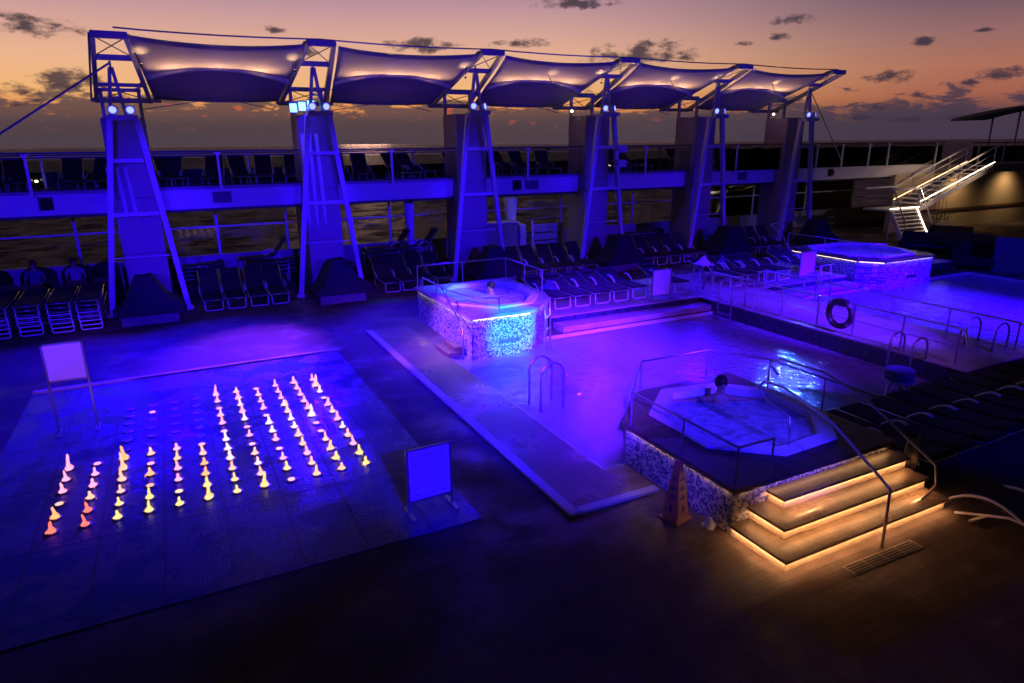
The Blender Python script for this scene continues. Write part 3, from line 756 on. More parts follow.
t = thing('wall_tube_lamp', 'vertical white tube lamp right of the third tower', 'tube lamp', (11.5, 25.3, 2.25))
MB().box(-.05,.05,.02,.06,-.05,.65).build('backplate', WHITE, t); MB().cyl((0,0,0), (0,0,.6), .035, 10).build('tube', WARMW, t)
# cabinets behind towers 3-4
t = thing('shower_cabinet', 'pale shower cabinet with blue edge between the third and fourth towers', 'cabinet', (12.2, 24.6, 0))
MB().box(-.95,.55,0,.6,0,1.62).build('cabinet_body', PYLON, t, bevel=.02); MB().box(.56,.86,-.1,.6,0,1.55).build('cabinet_end', WHITE, t, bevel=.02)
MB().box(-.98,.58,-.03,.63,1.625,1.68).build('cabinet_top', WHITE, t)
t = thing('slatted_gate', 'low slatted screen gate right of the shower cabinet', 'gate', (13.45, 24.7, 0))
for s in (0, 1.55): MB().box(s-.04,s+.04,-.04,.04,0,1.65).build('post', WHITE, t)
for z in (.2, .52, .84): MB().box(.05,1.5,-.02,.02,z,z+.26).build('board', PYLON, t)
MB().box(.05,1.5,-.02,.02,1.16,1.5).build('board', PYLON, t)
MB().tube([(-.3,0,1.7),(1.2,0,1.78),(1.3,0,1.7)], .03, 8).build('top_rail', STEEL, t)

# ------------------------------------------------------------------ loungers
simple_arm = simple('arm_white', (.75,.75,.78), .35, .1)
def lounger(ang, label, name='sun_lounger', arms=True):
    t = thing(name, label, 'sun lounger')
    W_ = .29
    MB().box(-W_+.02, W_-.02, .03, 1.22, .335, .375).build('seat', CUSH, t, bevel=.015)
    a = rad(ang); L_ = .82; y0 = 1.22; z0 = .345
    bk = MB(); dy, dz = math.cos(a), math.sin(a); n = Vector((0, -dz, dy))
    p = Vector((0, y0, z0)); q = p+Vector((0, dy, dz))*L_
    bk.bar(p+n*.02, q+n*.02, 2*W_-.04, .035, n if abs(dz) > .01 else (0,0,1)); bk.build('backrest', CUSH, t, bevel=.012)
    hp = q - Vector((0,dy,dz))*.12 + n*.055
    MB().bar(hp-Vector((0,dy,dz))*.1, hp+Vector((0,dy,dz))*.1, 2*W_-.12, .05, n).build('headrest', CUSH, t, bevel=.015)
    fr = MB()
    for s in (-1, 1):
        fr.tube([(s*W_,0,.33),(s*W_,1.24,.33),(s*W_,y0+dy*L_,.33+dz*L_)], .016, 6)
    fr.tube([(-W_,y0+dy*L_,.33+dz*L_),(W_,y0+dy*L_,.33+dz*L_)], .016, 6); fr.tube([(-W_,.01,.33),(W_,.01,.33)], .016, 6)
    fr.build('frame', STEEL, t, smooth=True)
    def loop(y):
        w = W_-.04; c = .05
        return [(-w,y,.325),(-w+.0,y-.02,.07),(-w+.015,y-.02,.035),(-w+.05,y-.02,.018),(w-.05,y-.02,.018),(w-.015,y-.02,.035),(w,y-.02,.07),(w,y,.325)]
    MB().tube(loop(.08), .018, 6).build('foot_loop', simple_arm, t, smooth=True)
    MB().tube(loop(1.45), .017, 6).build('foot_loop', simple_arm, t, smooth=True)
    if arms:
        for s in (-1, 1):
            pts = [(s*(W_+.03), .86+.40*i/8, .36+.19*math.sin(PI*.62*i/8+.12)) for i in range(9)]
            MB().tube(pts, .02, 6).build('arm', simple_arm, t, smooth=True)
    return t
FLAT = lounger(18, 'x'); cache(FLAT)
UP = lounger(52, 'x'); cache(UP)
LOWB = lounger(3, 'x'); cache(LOWB)
STK = lounger(4, 'x', arms=False); cache(STK)
first = {}
def put(proto, label, loc, rz=0, group=None, rx=0):
    if proto.name not in first:
        first[proto.name] = 1; o = proto
        o.location = loc; o.rotation_euler = (rx, 0, rz); o['label'] = label; o['group'] = group
        return o
    return dup(proto, label, loc, rz, group, rx)
rj = random.Random(3)
def J(a=.03): return rj.uniform(-a, a)
for i in range(4): put(UP, '%s dark lounger from left between the leftmost and second towers' % ordn(i), (.78+.645*i+J(.02), 21.4, 0), J(), 'dark loungers on the lower deck facing the pool')
for i in range(4): put(UP, '%s dark lounger from left between the second and third towers' % ordn(i), (6.3+.62*i, 21.3+J(), 0), J(), 'dark loungers on the lower deck facing the pool')
for i in range(5): put(UP, '%s dark lounger from left between the third and fourth towers' % ordn(i), (11.35+.66*i, 20.9+J(), 0), J(), 'dark loungers on the lower deck facing the pool')
for i in range(5): put(UP, '%s dark lounger from left between the fourth and fifth towers' % ordn(i), (16.8+.68*i, 21.0+J(), 0), J(), 'dark loungers on the lower deck facing the pool')
for i in range(4): put(UP, '%s dark lounger from left between the fifth and rightmost towers' % ordn(i), (22.4+.68*i, 21.0+J(), 0), J(), 'dark loungers on the lower deck facing the pool')
for i, x in enumerate([9.45,10.12,10.8,11.45,12.13,13.72]):
    put(FLAT, '%s lounger from the left on the terrace behind the hot tub with mosaic walls' % ordn(i) if i < 5 else 'lounger on the terrace just right of the small lit notice board', (x, 15.5+J(.02), .305), J(.02), 'loungers along the pool terrace')
for i, x in enumerate([15.9,16.65,17.38,18.05,19.5,20.1]):
    put(FLAT, '%s lounger from the left in the terrace row right of the pool steps' % ordn(i), (x, 15.4+J(.03), .305), J(.02), 'loungers along the pool terrace')
for i in range(12):
    put(LOWB, '%s lounger in the near right row, counting from the corner hot tub' % ordn(i), (9.45+.645*i, 7.0+J(.02), 0), PI+J(.02), 'loungers in the near right row by the pool')
# stacks, left of first tower
for c, x in enumerate([-4.42,-3.72,-3.02,-2.36]):
    for z in range(5):
        put(STK, '%s lounger from bottom, %s stack left of the leftmost tower' % (ordn(z), ['leftmost','second','third','rightmost'][c]), (x+J(.01), 20.75-.03*z, .125*z), J(.02), 'loungers stacked left of the leftmost tower')
# stacks seen side-on behind
for c, (x, y, a) in enumerate([(-.6,25.6,-PI/2-.0),(2.1,25.3,-PI/2),(6.4,25.2,-PI/2),(18.4,24.9,-PI/2)]):
    for z in range(4):
        put(STK, '%s lounger from bottom, sideways stack by windscreen %s' % (ordn(z), ['right of the leftmost tower','left of the second tower','left of the third tower','right of the fourth tower'][c]), (x, y, .14*z), a+J(.02), 'loungers stacked by the sea windscreen')
# tilted loungers at the ends of the stacks
for c, (x, y) in enumerate([(3.3,25.6),(8.0,25.6),(9.0,25.2)]):
    put(UP, 'tilted dark lounger with raised back by the windscreen, %s' % ['left of the second tower','left of the third tower','just behind the third tower'][c], (x-1.4, y, .55), -PI/2, 'loungers stacked by the sea windscreen')
# upper deck
ux = [-7.6,-6.9,-4.3,-3.0,-2.3,-.9,.7,1.4,2.4,3.1,4.2,5.2,6.2,7.3,8.0,9.1,10.6,11.3,12.6,13.3,14.6,15.6,16.5,17.5,18.6,19.6,20.6,22.0,23.4,25.0,27.0,29.2,31.5,33.5]
ux = [-8.2+.86*i+(.35 if i%3==0 else 0) for i in range(50)]
ux = [x for x in ux if x < 34.5 and min(abs(x-q-.05) for q in TX) > .45]
for i, x in enumerate(ux):
    nx = min(range(6), key=lambda k: abs(TX[k]-x)); sd_ = 'left' if x < TX[nx] else 'right'
    same = [q for q in ux if min(range(6), key=lambda k: abs(TX[k]-q)) == nx and ((q < TX[nx]) == (x < TX[nx]))]
    same.sort(key=lambda q: abs(q-TX[nx]))
    put(UP, 'upright lounger on upper deck, %s to the %s of the %s' % (ordn(same.index(x)), sd_, TW[nx]), (x, 24.2+J(.4), 3.45), J(.4), 'dark loungers on the upper deck')
# small amber deck lamps on the upper deck
for i, x in enumerate([-4.05,-3.75,-1.9,2.3,3.4,6.2,18.6,23.6,26.6,32.0,36.5,38.0,39.4]):
    t = thing('deck_lamp', 'tiny amber lamp low on the upper deck, %s from the left' % ordn(i), 'deck lamp', (x, 26.6, 3.455), 0, 'tiny amber lamps on the upper deck')
    MB().lathe([(.05,0),(.05,.22),(.06,.24)], n=10).build('lamp_body', DSTEEL, t); MB().lathe([(.045,.245),(.05,.29),(.02,.31)], n=10).build('lens', WARMW, t)

# ------------------------------------------------------------------ people
def skinned(name, pts, edges, radii, mat_, parent=None, sub=1, root=0):
    me = bpy.data.meshes.new(name); me.from_pydata([tuple(p) for p in pts], edges, []); me.update()
    o = bpy.data.objects.new(name, me); C.objects.link(o)
    if parent: o.parent = parent
    me.materials.append(mat_)
    bm = bmesh.new(); bm.from_mesh(me); lay = bm.verts.layers.skin.verify()
    for v, r in zip(bm.verts, radii):
        v[lay].radius = r if isinstance(r, tuple) else (r, r)
    bm.verts.ensure_lookup_table(); bm.verts[root][lay].use_root = True
    bm.to_mesh(me); bm.free()
    sk = o.modifiers.new('skin', 'SKIN'); sk.use_smooth_shade = True
    ss = o.modifiers.new('sub', 'SUBSURF'); ss.levels = sub; ss.render_levels = sub+1
    return o
def hairdo(parent, c, r=.105, back=(0,0,0), long=False):
    g = MB(); n = 14
    prof = [(.02,.118),(.07,.10),(.098,.05),(.106,.0),(.10,-.05),(.07,-.09)]
    vs = []; fs = []
    for a, z in prof:
        for k in range(n):
            q = 2*PI*k/n; jr = a*(1+.06*math.sin(5*q+z*40)); vs.append((c[0]+back[0]+jr*math.cos(q), c[1]+back[1]+jr*1.05*math.sin(q), c[2]+z+back[2]))
    for i in range(len(prof)-1):
        for k in range(n): fs.append((i*n+k, i*n+(k+1) % n, (i+1)*n+(k+1) % n, (i+1)*n+k))
    fs.append(tuple(range(n-1, -1, -1))); fs.append(tuple((len(prof)-1)*n+k for k in range(n)))
    g.add(vs, fs)
    if long: g.tube([(c[0]+back[0]*2, c[1]+back[1]*2, c[2]-.02), (c[0]+back[0]*2.6, c[1]+back[1]*2.6, c[2]-.16), (c[0]+back[0]*2, c[1]+back[1]*2, c[2]-.26)], .05, 8, r2=.02)
    return g.build('hair', HAIR, parent, smooth=True)
def bather(lab, loc, rz, spread=True, longhair=False):
    """seated in the tub: root at the pelvis; faces local -Y; arms spread along the rim or in the water"""
    t = thing('person', lab, 'person', loc, rz)
    P_ = [(0,0,0),(0,.02,.18),(0,.05,.36),(0,.06,.47),(0,.05,.55),(0,.035,.66),(0,.03,.75)]
    R_ = [(.16,.12),(.15,.11),(.17,.11),(.12,.08),(.055,.055),(.085,.095),(.07,.08)]
    E_ = [(0,1),(1,2),(2,3),(3,4),(4,5),(5,6)]
    def add(pts, rs, start):
        i = start
        for p, r in zip(pts, rs):
            P_.append(p); R_.append(r); E_.append((i, len(P_)-1)); i = len(P_)-1
        return i
    for s in (-1, 1):
        if spread:
            w = add([(s*.19,.06,.43),(s*.45,.10,.38),(s*.70,.13,.36),(s*.78,.13,.36)], [.055,.043,.030,(.036,.02)], 3)
            for fz, fl in ((-.03,.07),(-.01,.085),(.01,.08),(.03,.065)):
                add([(s*(.78+fl*.6),.13+fz,.365),(s*(.78+fl),.13+fz*1.15,.35)], [.009,.007], w)
            add([(s*.79,.08,.36),(s*.83,.06,.355)], [.011,.008], w)
        else:
            w = add([(s*.18,.05,.42),(s*.30,-.12,.25),(s*.24,-.36,.22),(s*.23,-.43,.22)], [.05,.038,.028,(.034,.018)], 3)
            for fz, fl in ((-.03,.06),(-.01,.08),(.01,.075),(.03,.06)):
                add([(s*.23+fz,-.43-fl*.6,.22),(s*.23+fz*1.1,-.43-fl,.205)], [.009,.007], w)
            add([(s*.19,-.44,.22),(s*.17,-.48,.215)], [.011,.008], w)
        add([(s*.10,-.06,-.02),(s*.12,-.45,.02),(s*.12,-.50,-.34),(s*.12,-.60,-.37)], [.085,.058,.04,(.04,.025)], 0)
    skinned('body', P_, E_, R_, SKIN, t, 1)
    hairdo(t, (0,.045,.725), back=(0,.02,0), long=longhair)
    g = MB()
    g.lathe([(.004,-.012),(.014,0),(.004,.012)], (0,-.062,.69), 8)
    g.build('nose', SKIN, t, smooth=True)
    e = MB()
    for s in (-1, 1): e.lathe([(.003,-.007),(.011,0),(.003,.007)], (s*.032,-.052,.715), 8)
    e.box(-.025,.025,-.056,-.046,.645,.651)
    e.build('eyes_and_mouth', HAIR, t)
    return t
def seated(lab, loc, rz, shirt):
    t = thing('person', lab, 'person', loc, rz, None)
    P_ = [(0,0,.48),(0,.05,.66),(0,.08,.86),(0,.09,.98),(0,.08,1.06),(0,.06,1.17),(0,.055,1.26)]
    R_ = [(.16,.12),(.15,.11),(.18,.11),(.12,.08),(.055,.055),(.085,.095),(.07,.08)]
    E_ = [(0,1),(1,2),(2,3),(3,4),(4,5),(5,6)]
    def add(pts, rs, start):
        i = start
        for p, r in zip(pts, rs): P_.append(p); R_.append(r); E_.append((i, len(P_)-1)); i = len(P_)-1
    for s in (-1, 1):
        add([(s*.2,.08,.93),(s*.27,.0,.68),(s*.2,-.22,.62),(s*.17,-.30,.62)], [.052,.04,.03,(.035,.02)], 3)
        add([(s*.10,-.06,.47),(s*.13,-.46,.48),(s*.13,-.48,.1),(s*.13,-.6,.05)], [.085,.058,.04,(.04,.03)], 0)
    skinned('body', P_, E_, R_, SKIN, t, 1)
    sp_ = [(0,0,.46),(0,.05,.66),(0,.08,.87),(0,.09,.97),(.21,.08,.93),(-.21,.08,.93),(.25,.03,.78),(-.25,.03,.78)]
    skinned('shirt', sp_, [(0,1),(1,2),(2,3),(3,4),(3,5),(4,6),(5,7)], [(.18,.14),(.17,.13),(.2,.13),(.12,.09),.07,.07,.06,.06], shirt, t, 1)
    hairdo(t, (0,.07,1.235), back=(0,.02,0))
    return t

# ------------------------------------------------------------------ hot tubs
def rail_path(t, pts, h, posts, z, r=.022, mid=False, name='rail'):
    r = .017
    MB().tube([(x, y, z+h) for x, y in pts], r, 8).build(name, STEEL, t, smooth=True)
    if mid: MB().tube([(x, y, z+h*.5) for x, y in pts], r*.5, 6).build('mid_rail', STEEL, t, smooth=True)
    for x, y in posts: MB().cyl((x, y, z), (x, y, z+h), r*.9, 8).build('post', STEEL, t)
def inset(poly, d):
    n = len(poly); out = []
    for i in range(n):
        p0, p1, p2 = Vector(poly[i-1]), Vector(poly[i]), Vector(poly[(i+1) % n])
        e1 = (p1-p0).normalized(); e2 = (p2-p1).normalized()
        n1 = Vector((-e1.y, e1.x)); n2 = Vector((-e2.y, e2.x)); b = (n1+n2).normalized(); s = d/max(.3, b.dot(n1))
        out.append(tuple(p1+b*s))
    return out
def hot_tub(lab, outer, octo, z0, zt, led_edges, wz=-.06, top=None):
    t = thing('hot_tub', lab, 'hot tub', (0,0,0), 0, 'raised octagonal hot tubs')
    MB().prism(inset(outer, .06), z0, zt-.075, [tuple(p) for p in octo]).build('mosaic_wall', MOS, t)
    MB().prism(outer, zt-.072, zt, [tuple(p) for p in octo]).build('tub_deck', top or WOODD, t, bevel=0)
    o1 = inset(octo, .004); o2 = inset(octo, .13); o3 = inset(octo, .30)
    MB().prism(inset(octo, -.09), zt+.002, zt+.05, o2).build('rim', SHELL, t, bevel=.01)
    n = len(o2)
    sh = MB(); n8 = n
    for (A, za), (B, zb) in (((o2, zt+.03), (inset(octo,.16), zt-.30)), ((inset(octo,.16), zt-.30), (inset(octo,.55), zt-.34)), ((inset(octo,.55), zt-.34), (inset(octo,.62), zt-.72))):
        vs = [(x, y, za) for x, y in A]+[(x, y, zb) for x, y in B]
        sh.add(vs, [(i, n8+i, n8+(i+1) % n8, (i+1) % n8) for i in range(n8)])
    bt = inset(octo, .62); sh.add([(x, y, zt-.72) for x, y in bt], [tuple(range(n8))])
    sh.build('shell', SHELL, t)
    w = inset(octo, .135); cxm = sum(p[0] for p in w)/n8; cym = sum(p[1] for p in w)/n8
    MB().add([(x, y, zt+wz) for x, y in w], [tuple(range(n8))]).build('water', TUBW, t)
    lo = inset(outer, .046)
    for i, m_ in led_edges:
        a, b = Vector(lo[i]), Vector(lo[(i+1) % len(lo)]); d = (b-a).normalized()*.05
        MB().bar((*(a+d), zt-.080), (*(b-d), zt-.080), .012, .010).build('led_strip', m_, t)
    return t
# tub A : near right
octA = [(6.30,6.36),(7.02,5.72),(8.02,5.76),(8.62,6.42),(8.66,7.45),(8.10,8.10),(7.1,8.28),(6.33,7.6)]
outA = [(5.72,5.28),(8.82,5.28),(8.82,8.6),(6.75,8.6),(5.72,7.62)]
A_ = hot_tub('near hot tub with lit teak steps and a bather, at the right', outA, octA, 0, .68, [(0, LEDA), (4, LEDA)])
# steps (with their light strips)
SX1 = 8.80
for i, (h, d) in enumerate(((.17,.90),(.34,.60),(.51,.30))):
    x0 = 5.72 + (0, .29, .60)[i]; y0 = 5.335-d
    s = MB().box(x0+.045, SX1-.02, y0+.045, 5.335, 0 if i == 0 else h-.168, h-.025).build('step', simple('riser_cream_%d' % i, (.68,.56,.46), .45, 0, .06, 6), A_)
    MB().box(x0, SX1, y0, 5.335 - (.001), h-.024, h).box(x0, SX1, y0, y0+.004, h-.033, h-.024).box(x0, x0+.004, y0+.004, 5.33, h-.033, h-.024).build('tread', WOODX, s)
    MB().box(x0+.03, SX1-.03, y0+.006, y0+.016, h-.0325, h-.026).build('led_strip', WARM, s)
    MB().box(x0+.006, x0+.016, y0+.04, 5.3, h-.0325, h-.026).build('led_strip', WARM, s)
rail_path(A_, [(5.75,5.32),(5.75,7.45),(6.75,8.53),(8.2,8.5),(8.75,7.6),(8.75,5.6)], .55, [(5.75,5.32),(5.75,6.3),(5.75,7.45),(6.75,8.53),(8.2,8.5),(8.75,7.6),(8.75,6.5)], .68)
rail_path(A_, [(5.75,5.32),(6.35,5.32)], .55, [(6.35,5.32)], .68)
hr = MB().tube([(7.22,4.28,0),(7.22,4.30,.78),(7.22,4.42,.86),(7.24,5.2,1.3),(7.24,6.0,1.52),(7.24,6.35,1.5),(7.24,6.45,1.38),(7.24,6.3,1.25),(7.24,5.85,1.12),(7.24,5.8,.69)], .018, 8).build('handrail', STEEL, A_, smooth=True)
MB().tube([(8.45,4.6,.15),(8.45,4.45,.45),(8.45,4.5,.72),(8.45,4.75,.84),(8.4,5.6,1.3),(8.3,6.2,1.5),(8.2,6.9,1.52),(8.15,7.1,1.4),(8.15,6.9,1.28)], .018, 8).build('handrail', STEEL, A_, smooth=True)

# tub B : by the far left of the pool
outB = [(5.78,13.6),(7.45,13.6),(8.4,14.45),(8.65,15.2),(8.65,17.5),(5.78,17.5)]
octB = [(5.98,15.0),(6.75,14.15),(7.65,14.2),(8.28,15.0),(8.28,16.5),(7.75,17.15),(6.7,17.15),(5.98,16.4)]
B_ = hot_tub('hot tub with bright pink and cyan mosaic walls at the far left pool corner', outB, octB, -.42, .95, [(0, LEDT), (1, LEDT), (5, LEDT)], top=TERR)
g = MB(); g.box(5.5,5.7,13.9,14.6,0,.2); g.box(5.3,5.55,13.8,14.7,0,.1); g.build('step', WOODX, B_)
g = MB(); g.box(6.55,7.0,13.63,13.655,.22,.30); g.box(7.02,7.1,13.63,13.655,.22,.30)
g.build('nameplate', BOXM, B_)
rail_path(B_, [(5.85,17.4),(8.58,17.4),(8.58,15.2),(8.1,14.35)], .6, [(5.85,17.4),(7.2,17.4),(8.58,17.4),(8.58,16.2),(8.58,15.2),(8.1,14.35)], .95)
rail_path(B_, [(5.85,17.0),(5.85,15.2),(6.1,14.0),(6.6,13.75)], .35, [(5.85,17.0),(5.85,15.9),(5.85,15.2),(6.6,13.75)], .95)
MB().tube([(5.55,13.5,.0),(5.55,13.5,.75),(5.6,14.0,.95),(5.7,15.2,1.4)], .02, 8).build('handrail', STEEL, B_, smooth=True)
lm = MB()
for s in (0, .28): lm.tube([(7.75+s,13.55+s*.9,-.4),(7.75+s,13.55+s*.9,.7),(7.82+s,13.7+s*.9,1.05),(7.7+s,13.85+s*.9,1.1)], .022, 8)
for z in (.1,.4,.7): lm.bar((7.75,13.55,z), (8.03,13.8,z), .05, .02)
lm.build('side_ladder', STEEL, B_)
# tub C : far right
outC = [(20.45,14.6),(21.0,13.9),(23.6,13.9),(24.0,14.4),(24.0,17.7),(20.45,17.7)]
octC = [(20.8,15.2),(21.4,14.35),(23.0,14.35),(23.7,15.2),(23.7,16.6),(23.0,17.3),(21.4,17.3),(20.8,16.6)]
C_ = hot_tub('far hot tub with violet-lit mosaic wall beside the second pool', outC, octC, -.42, .92, [(0, LEDC), (1, LEDC), (5, LEDC)], wz=-.04)
MB().box(22.1,22.75,13.93,13.956,.22,.32).build('nameplate', DSTEEL, C_)
rail_path(C_, [(20.52,17.6),(20.52,14.6),(21.0,13.98)], .55, [(20.52,17.6),(20.52,16),(20.52,14.6)], .92)
MB().tube([(20.2,16.8,.3),(20.2,17.6,1.4),(20.2,18.2,1.75),(20.9,18.4,1.75),(21.2,18.4,1.6),(21.0,18.4,1.4)], .022, 8).build('handrail', STEEL, C_, smooth=True)
C_1 = MB().tube([(21.3,13.4,-.3),(21.3,13.4,.55),(21.25,13.7,.75),(20.9,14.7,1.1)], .022, 8).build('handrail', STEEL, C_, smooth=True)

bather('dark-haired person with arms spread along the rim of the near hot tub', (7.72, 7.62, .25), -.45, True)
bather('person with dark hair in a bun sitting in the pink and cyan mosaic hot tub', (7.35, 15.9, .40), -1.2, False, True)

# ------------------------------------------------------------------ ladders, walkway rails, life ring
def ladder(lab, loc, rz, h=.85, gap=.42, d=.42, deep=.5):
    t = thing('pool_ladder', lab, 'pool ladder', loc, rz, 'chrome pool ladders')
    for s in (-.5, .5):
        pts = [(s*gap, 0, 0), (s*gap, 0, h-d/2)] + [(s*gap, d/2-d/2*math.cos(PI*i/8), h-d/2+d/2*math.sin(PI*i/8)) for i in range(1, 8)] + [(s*gap, d, h-d/2), (s*gap, d, -deep)]
        MB().tube(pts, .024, 8).build('grab_rail', STEEL, t, smooth=True)
    for z in (-.2, -.42): MB().bar((-gap/2, d, z), (gap/2, d, z), .08, .025).build('rung', STEEL, t)
    return t
ladder('arched chrome ladder at the left pool edge beside the teak walkway', (5.72, 10.4, -.1), -PI/2, .95, .46, .5)
ladder('arched chrome ladder at the far right corner of the main pool', (14.05, 13.55, .305), PI/2, .75, .5, .5)
ladder('arched chrome ladder at the near right corner of the main pool', (13.95, 8.3, .0), PI/2, .80, .5, .5)
ladder('arched chrome ladder of the second pool beside the life ring', (16.35, 13.0, .305), -PI/2, .75, .5, .5)
ladder('arched chrome ladder at the near end of the second pool', (15.75, 8.0, .05), -PI/2, .85, .6, .55)
for nm, x, hh_, ys, lab in (('walkway_railing', 14.05, .78, [14.6,13.0,12.0,10.9,9.9,8.7,7.5], 'steel rail on the main pool side of the walk between the pools'), ('walkway_railing', 16.25, .62, [14.6,13.2,11.8,10.4,9.0,7.5], 'steel rail on the second pool side of the walk between the pools')):
    t = thing(nm, lab, 'railing', (x, 0, .305), 0, 'steel rails of the walk between the pools')
    MB().tube([(0, ys[0]+.4, hh_-.6), (0, ys[0]+.3, hh_-.1), (0, ys[0], hh_), (0, ys[-1], hh_), (-.1, ys[-1]-.15, hh_-.02), (-.45, ys[-1]-.45, hh_-.22), (-.6,ys[-1]-.5,hh_-.24)], .026, 8).build('handrail', STEEL, t, smooth=True)
    MB().tube([(0, ys[0], hh_*.5), (0, ys[-1], hh_*.5)], .008, 6).build('mid_rail', STEEL, t)
    for y in ys: MB().cyl((0, y, 0), (0, y, hh_-.01), .022, 8).build('post', STEEL, t)
t = thing('life_ring', 'life ring hanging on the rail between the two pools', 'life ring', (14.0, 10.25, .80), 0)
RR = .31
MB().tube([(0, RR*math.cos(2*PI*i/24), RR*math.sin(2*PI*i/24)) for i in range(24)], .07, 10, closed=True).build('ring', RING, t, smooth=True)
for a in (45,135,225,315):
    MB().tube([(0, RR*math.cos(rad(a+q)), RR*math.sin(rad(a+q))) for q in (-9,-3,3,9)], .074, 10).build('band', RINGW, t, smooth=True)
MB().box(-.09,.09,-.16,.16,.20,.34).build('holder', DSTEEL, t, bevel=.01)
t = thing('folded_towels_table', 'round pedestal table topped with folded blue towels at the near pool edge', 'side table', (11.6, 7.1, -.12))
for a in (0.4, 2.5, 4.6): MB().bar((.22*math.cos(a), .22*math.sin(a), 0), (.16*math.cos(a), .16*math.sin(a), .62), .05, .05, (0,1,0)).build('leg', STEEL, t)
MB().lathe([(.25,.62),(.27,.64),(.27,.66)], n=24).build('table_top', WHITE, t)
o = MB()
for i in range(4):
    o.lathe([(.2,0+.05*i),(.25,.01+.05*i),(.25,.04+.05*i),(.2,.048+.05*i)], (0,0,0), 18)
tag(o.build('towel_stack', TOWELB, loc=(11.6,7.1,.543), smooth=False), 'stack of folded blue towels on the round pedestal table', 'towels')

# ------------------------------------------------------------------ signs
def sign(lab, x, y, z0, w, h, zb, rz, lines, toe=False, smallmarks=False):
    t = thing('notice_board', lab, 'notice board', (x, y, z0), rz, 'free-standing notice boards')
    for s in (-1, 1):
        MB().bar((s*w/2, 0, 0), (s*w/2, 0, zb+h+.03), .03, .03, (0,1,0)).build('post', STEEL, t)
        MB().box(s*w/2-.03, s*w/2+.03, -.2, .2, 0, .025).build('foot', STEEL, t)
    MB().box(-w/2+.018, w/2-.018, -.012, .012, zb, zb+h).build('board', SIGNW, t, bevel=.003)
    MB().box(-w/2-.01, w/2+.01, -.015, .015, zb-.03, zb-.002).build('frame_bar', STEEL, t); MB().box(-w/2-.01, w/2+.01, -.015, .015, zb+h+.002, zb+h+.03).build('frame_bar', STEEL, t)
    g = MB()
    rr = random.Random(int(x*10))
    for i in range(lines):
        z = zb+h*(.88-.70*i/max(1, lines)); L0 = -w*.40; 
        xx = L0
        while xx < w*.38:
            ww = rr.uniform(.02,.06); g.box(xx, min(xx+ww, w*.42), -.0145, -.0125, z, z+.008); xx += ww+.012
    if smallmarks:
        for q in (-.28,-.12,.05,.28): g.box(w*q-.022, w*q+.022, -.0145, -.0125, zb+.06, zb+.085)
    if g.f: g.build('printed_lines', simple('print_grey_%d' % int(abs(x*10)), (.45,.42,.55) if lines < 12 else (.35,.33,.45), .6), t)
    return t
sign('large blank white notice board on two posts at the far left of the splash pad', -1.97, 13.05, 0, .58, .62, .97, 0, 0)
sign('white notice board with lines of print at the near right corner of the splash pad', 2.62, 7.7, 0, .62, .72, .2, .03, 14, smallmarks=True)
sign('small pink-lit notice board on the terrace among loungers', 12.62, 15.2, .305, .66, .72, .14, 0, 8)
sign('wide lit notice board on the terrace near the far hot tub', 18.9, 15.3, .305, .70, .78, .1, 0, 0)

# ------------------------------------------------------------------ cone, towel, drain, tissue
t = thing('caution_cone', 'tall four-sided yellow caution cone beside the near hot tub wall', 'caution cone', (5.42, 5.98, 0), rad(12))
g = MB(); b0, b1, hh = .13, .04, .84
g.add([(-b0,-b0,.03),(b0,-b0,.03),(b0,b0,.03),(-b0,b0,.03),(-b1,-b1,hh),(b1,-b1,hh),(b1,b1,hh),(-b1,b1,hh)], [(4,5,6,7),(0,1,5,4),(1,2,6,5),(2,3,7,6),(3,0,4,7)])
g.build('cone_body', YEL, t, bevel=.008)
MB().box(-.165,.165,-.165,.165,0,.03).build('base', YEL, t, bevel=.008)
g = MB()
def face_pt(fc, u, z, off):
    w = b0+(b1-b0)*(z-.03)/(hh-.03)
    return {0:(u*w, -w-off, z), 1:(-w-off, -u*w, z), 2:(w+off, u*w, z), 3:(-u*w, w+off, z)}[fc]
def face_box(fc, u0, u1, z0, z1):
    vs = [face_pt(fc,u0,z0,.0015), face_pt(fc,u1,z0,.0015), face_pt(fc,u1,z1,.0015), face_pt(fc,u0,z1,.0015)]
    vi = [face_pt(fc,u0,z0,.004), face_pt(fc,u1,z0,.004), face_pt(fc,u1,z1,.004), face_pt(fc,u0,z1,.004)]
    g.add(vs+vi, [(4,5,6,7),(0,1,5,4),(1,2,6,5),(2,3,7,6),(3,0,4,7)])
for fc in range(4):
    for z in (.32,.45,.58):
        for u0, u1 in ((-.55,-.3),(-.22,-.02),(.06,.24),(.32,.55)): face_box(fc, u0, u1, z, z+.028)
        for u0, u1 in ((-.3,-.1),(-.04,.3)): face_box(fc, u0, u1, z+.04, z+.055)
    face_box(fc, -.16, .16, .15, .22); face_box(fc, -.07, .07, .11, .15); face_box(fc, -.1,.1,.225,.245)
g.build('printed_warning', INK, t)
def crumple(name, m_, loc, r, h, seed, lab, cat):
    rr = random.Random(seed); g = MB(); n = 16; vs = []; fs = []
    ph = [rr.uniform(0, 6) for _ in range(4)]
    for i in range(7):
        q = i/6
        for k in range(n):
            a = 2*PI*k/n; R_ = r*(1-q*.85)*(1+.22*math.sin(3*a+ph[0])+.12*math.sin(7*a+ph[1]+3*q)); vs.append((R_*math.cos(a), R_*math.sin(a), h*q**1.3*(1+.2*math.sin(4*a+ph[2]))))
    for i in range(6):
        for k in range(n): fs.append((i*n+k, i*n+(k+1) % n, (i+1)*n+(k+1) % n, (i+1)*n+k))
    fs.append(tuple(6*n+k for k in range(n)))
    g.add(vs, fs); return tag(g.build(name, m_, loc=loc, smooth=True), lab, cat)
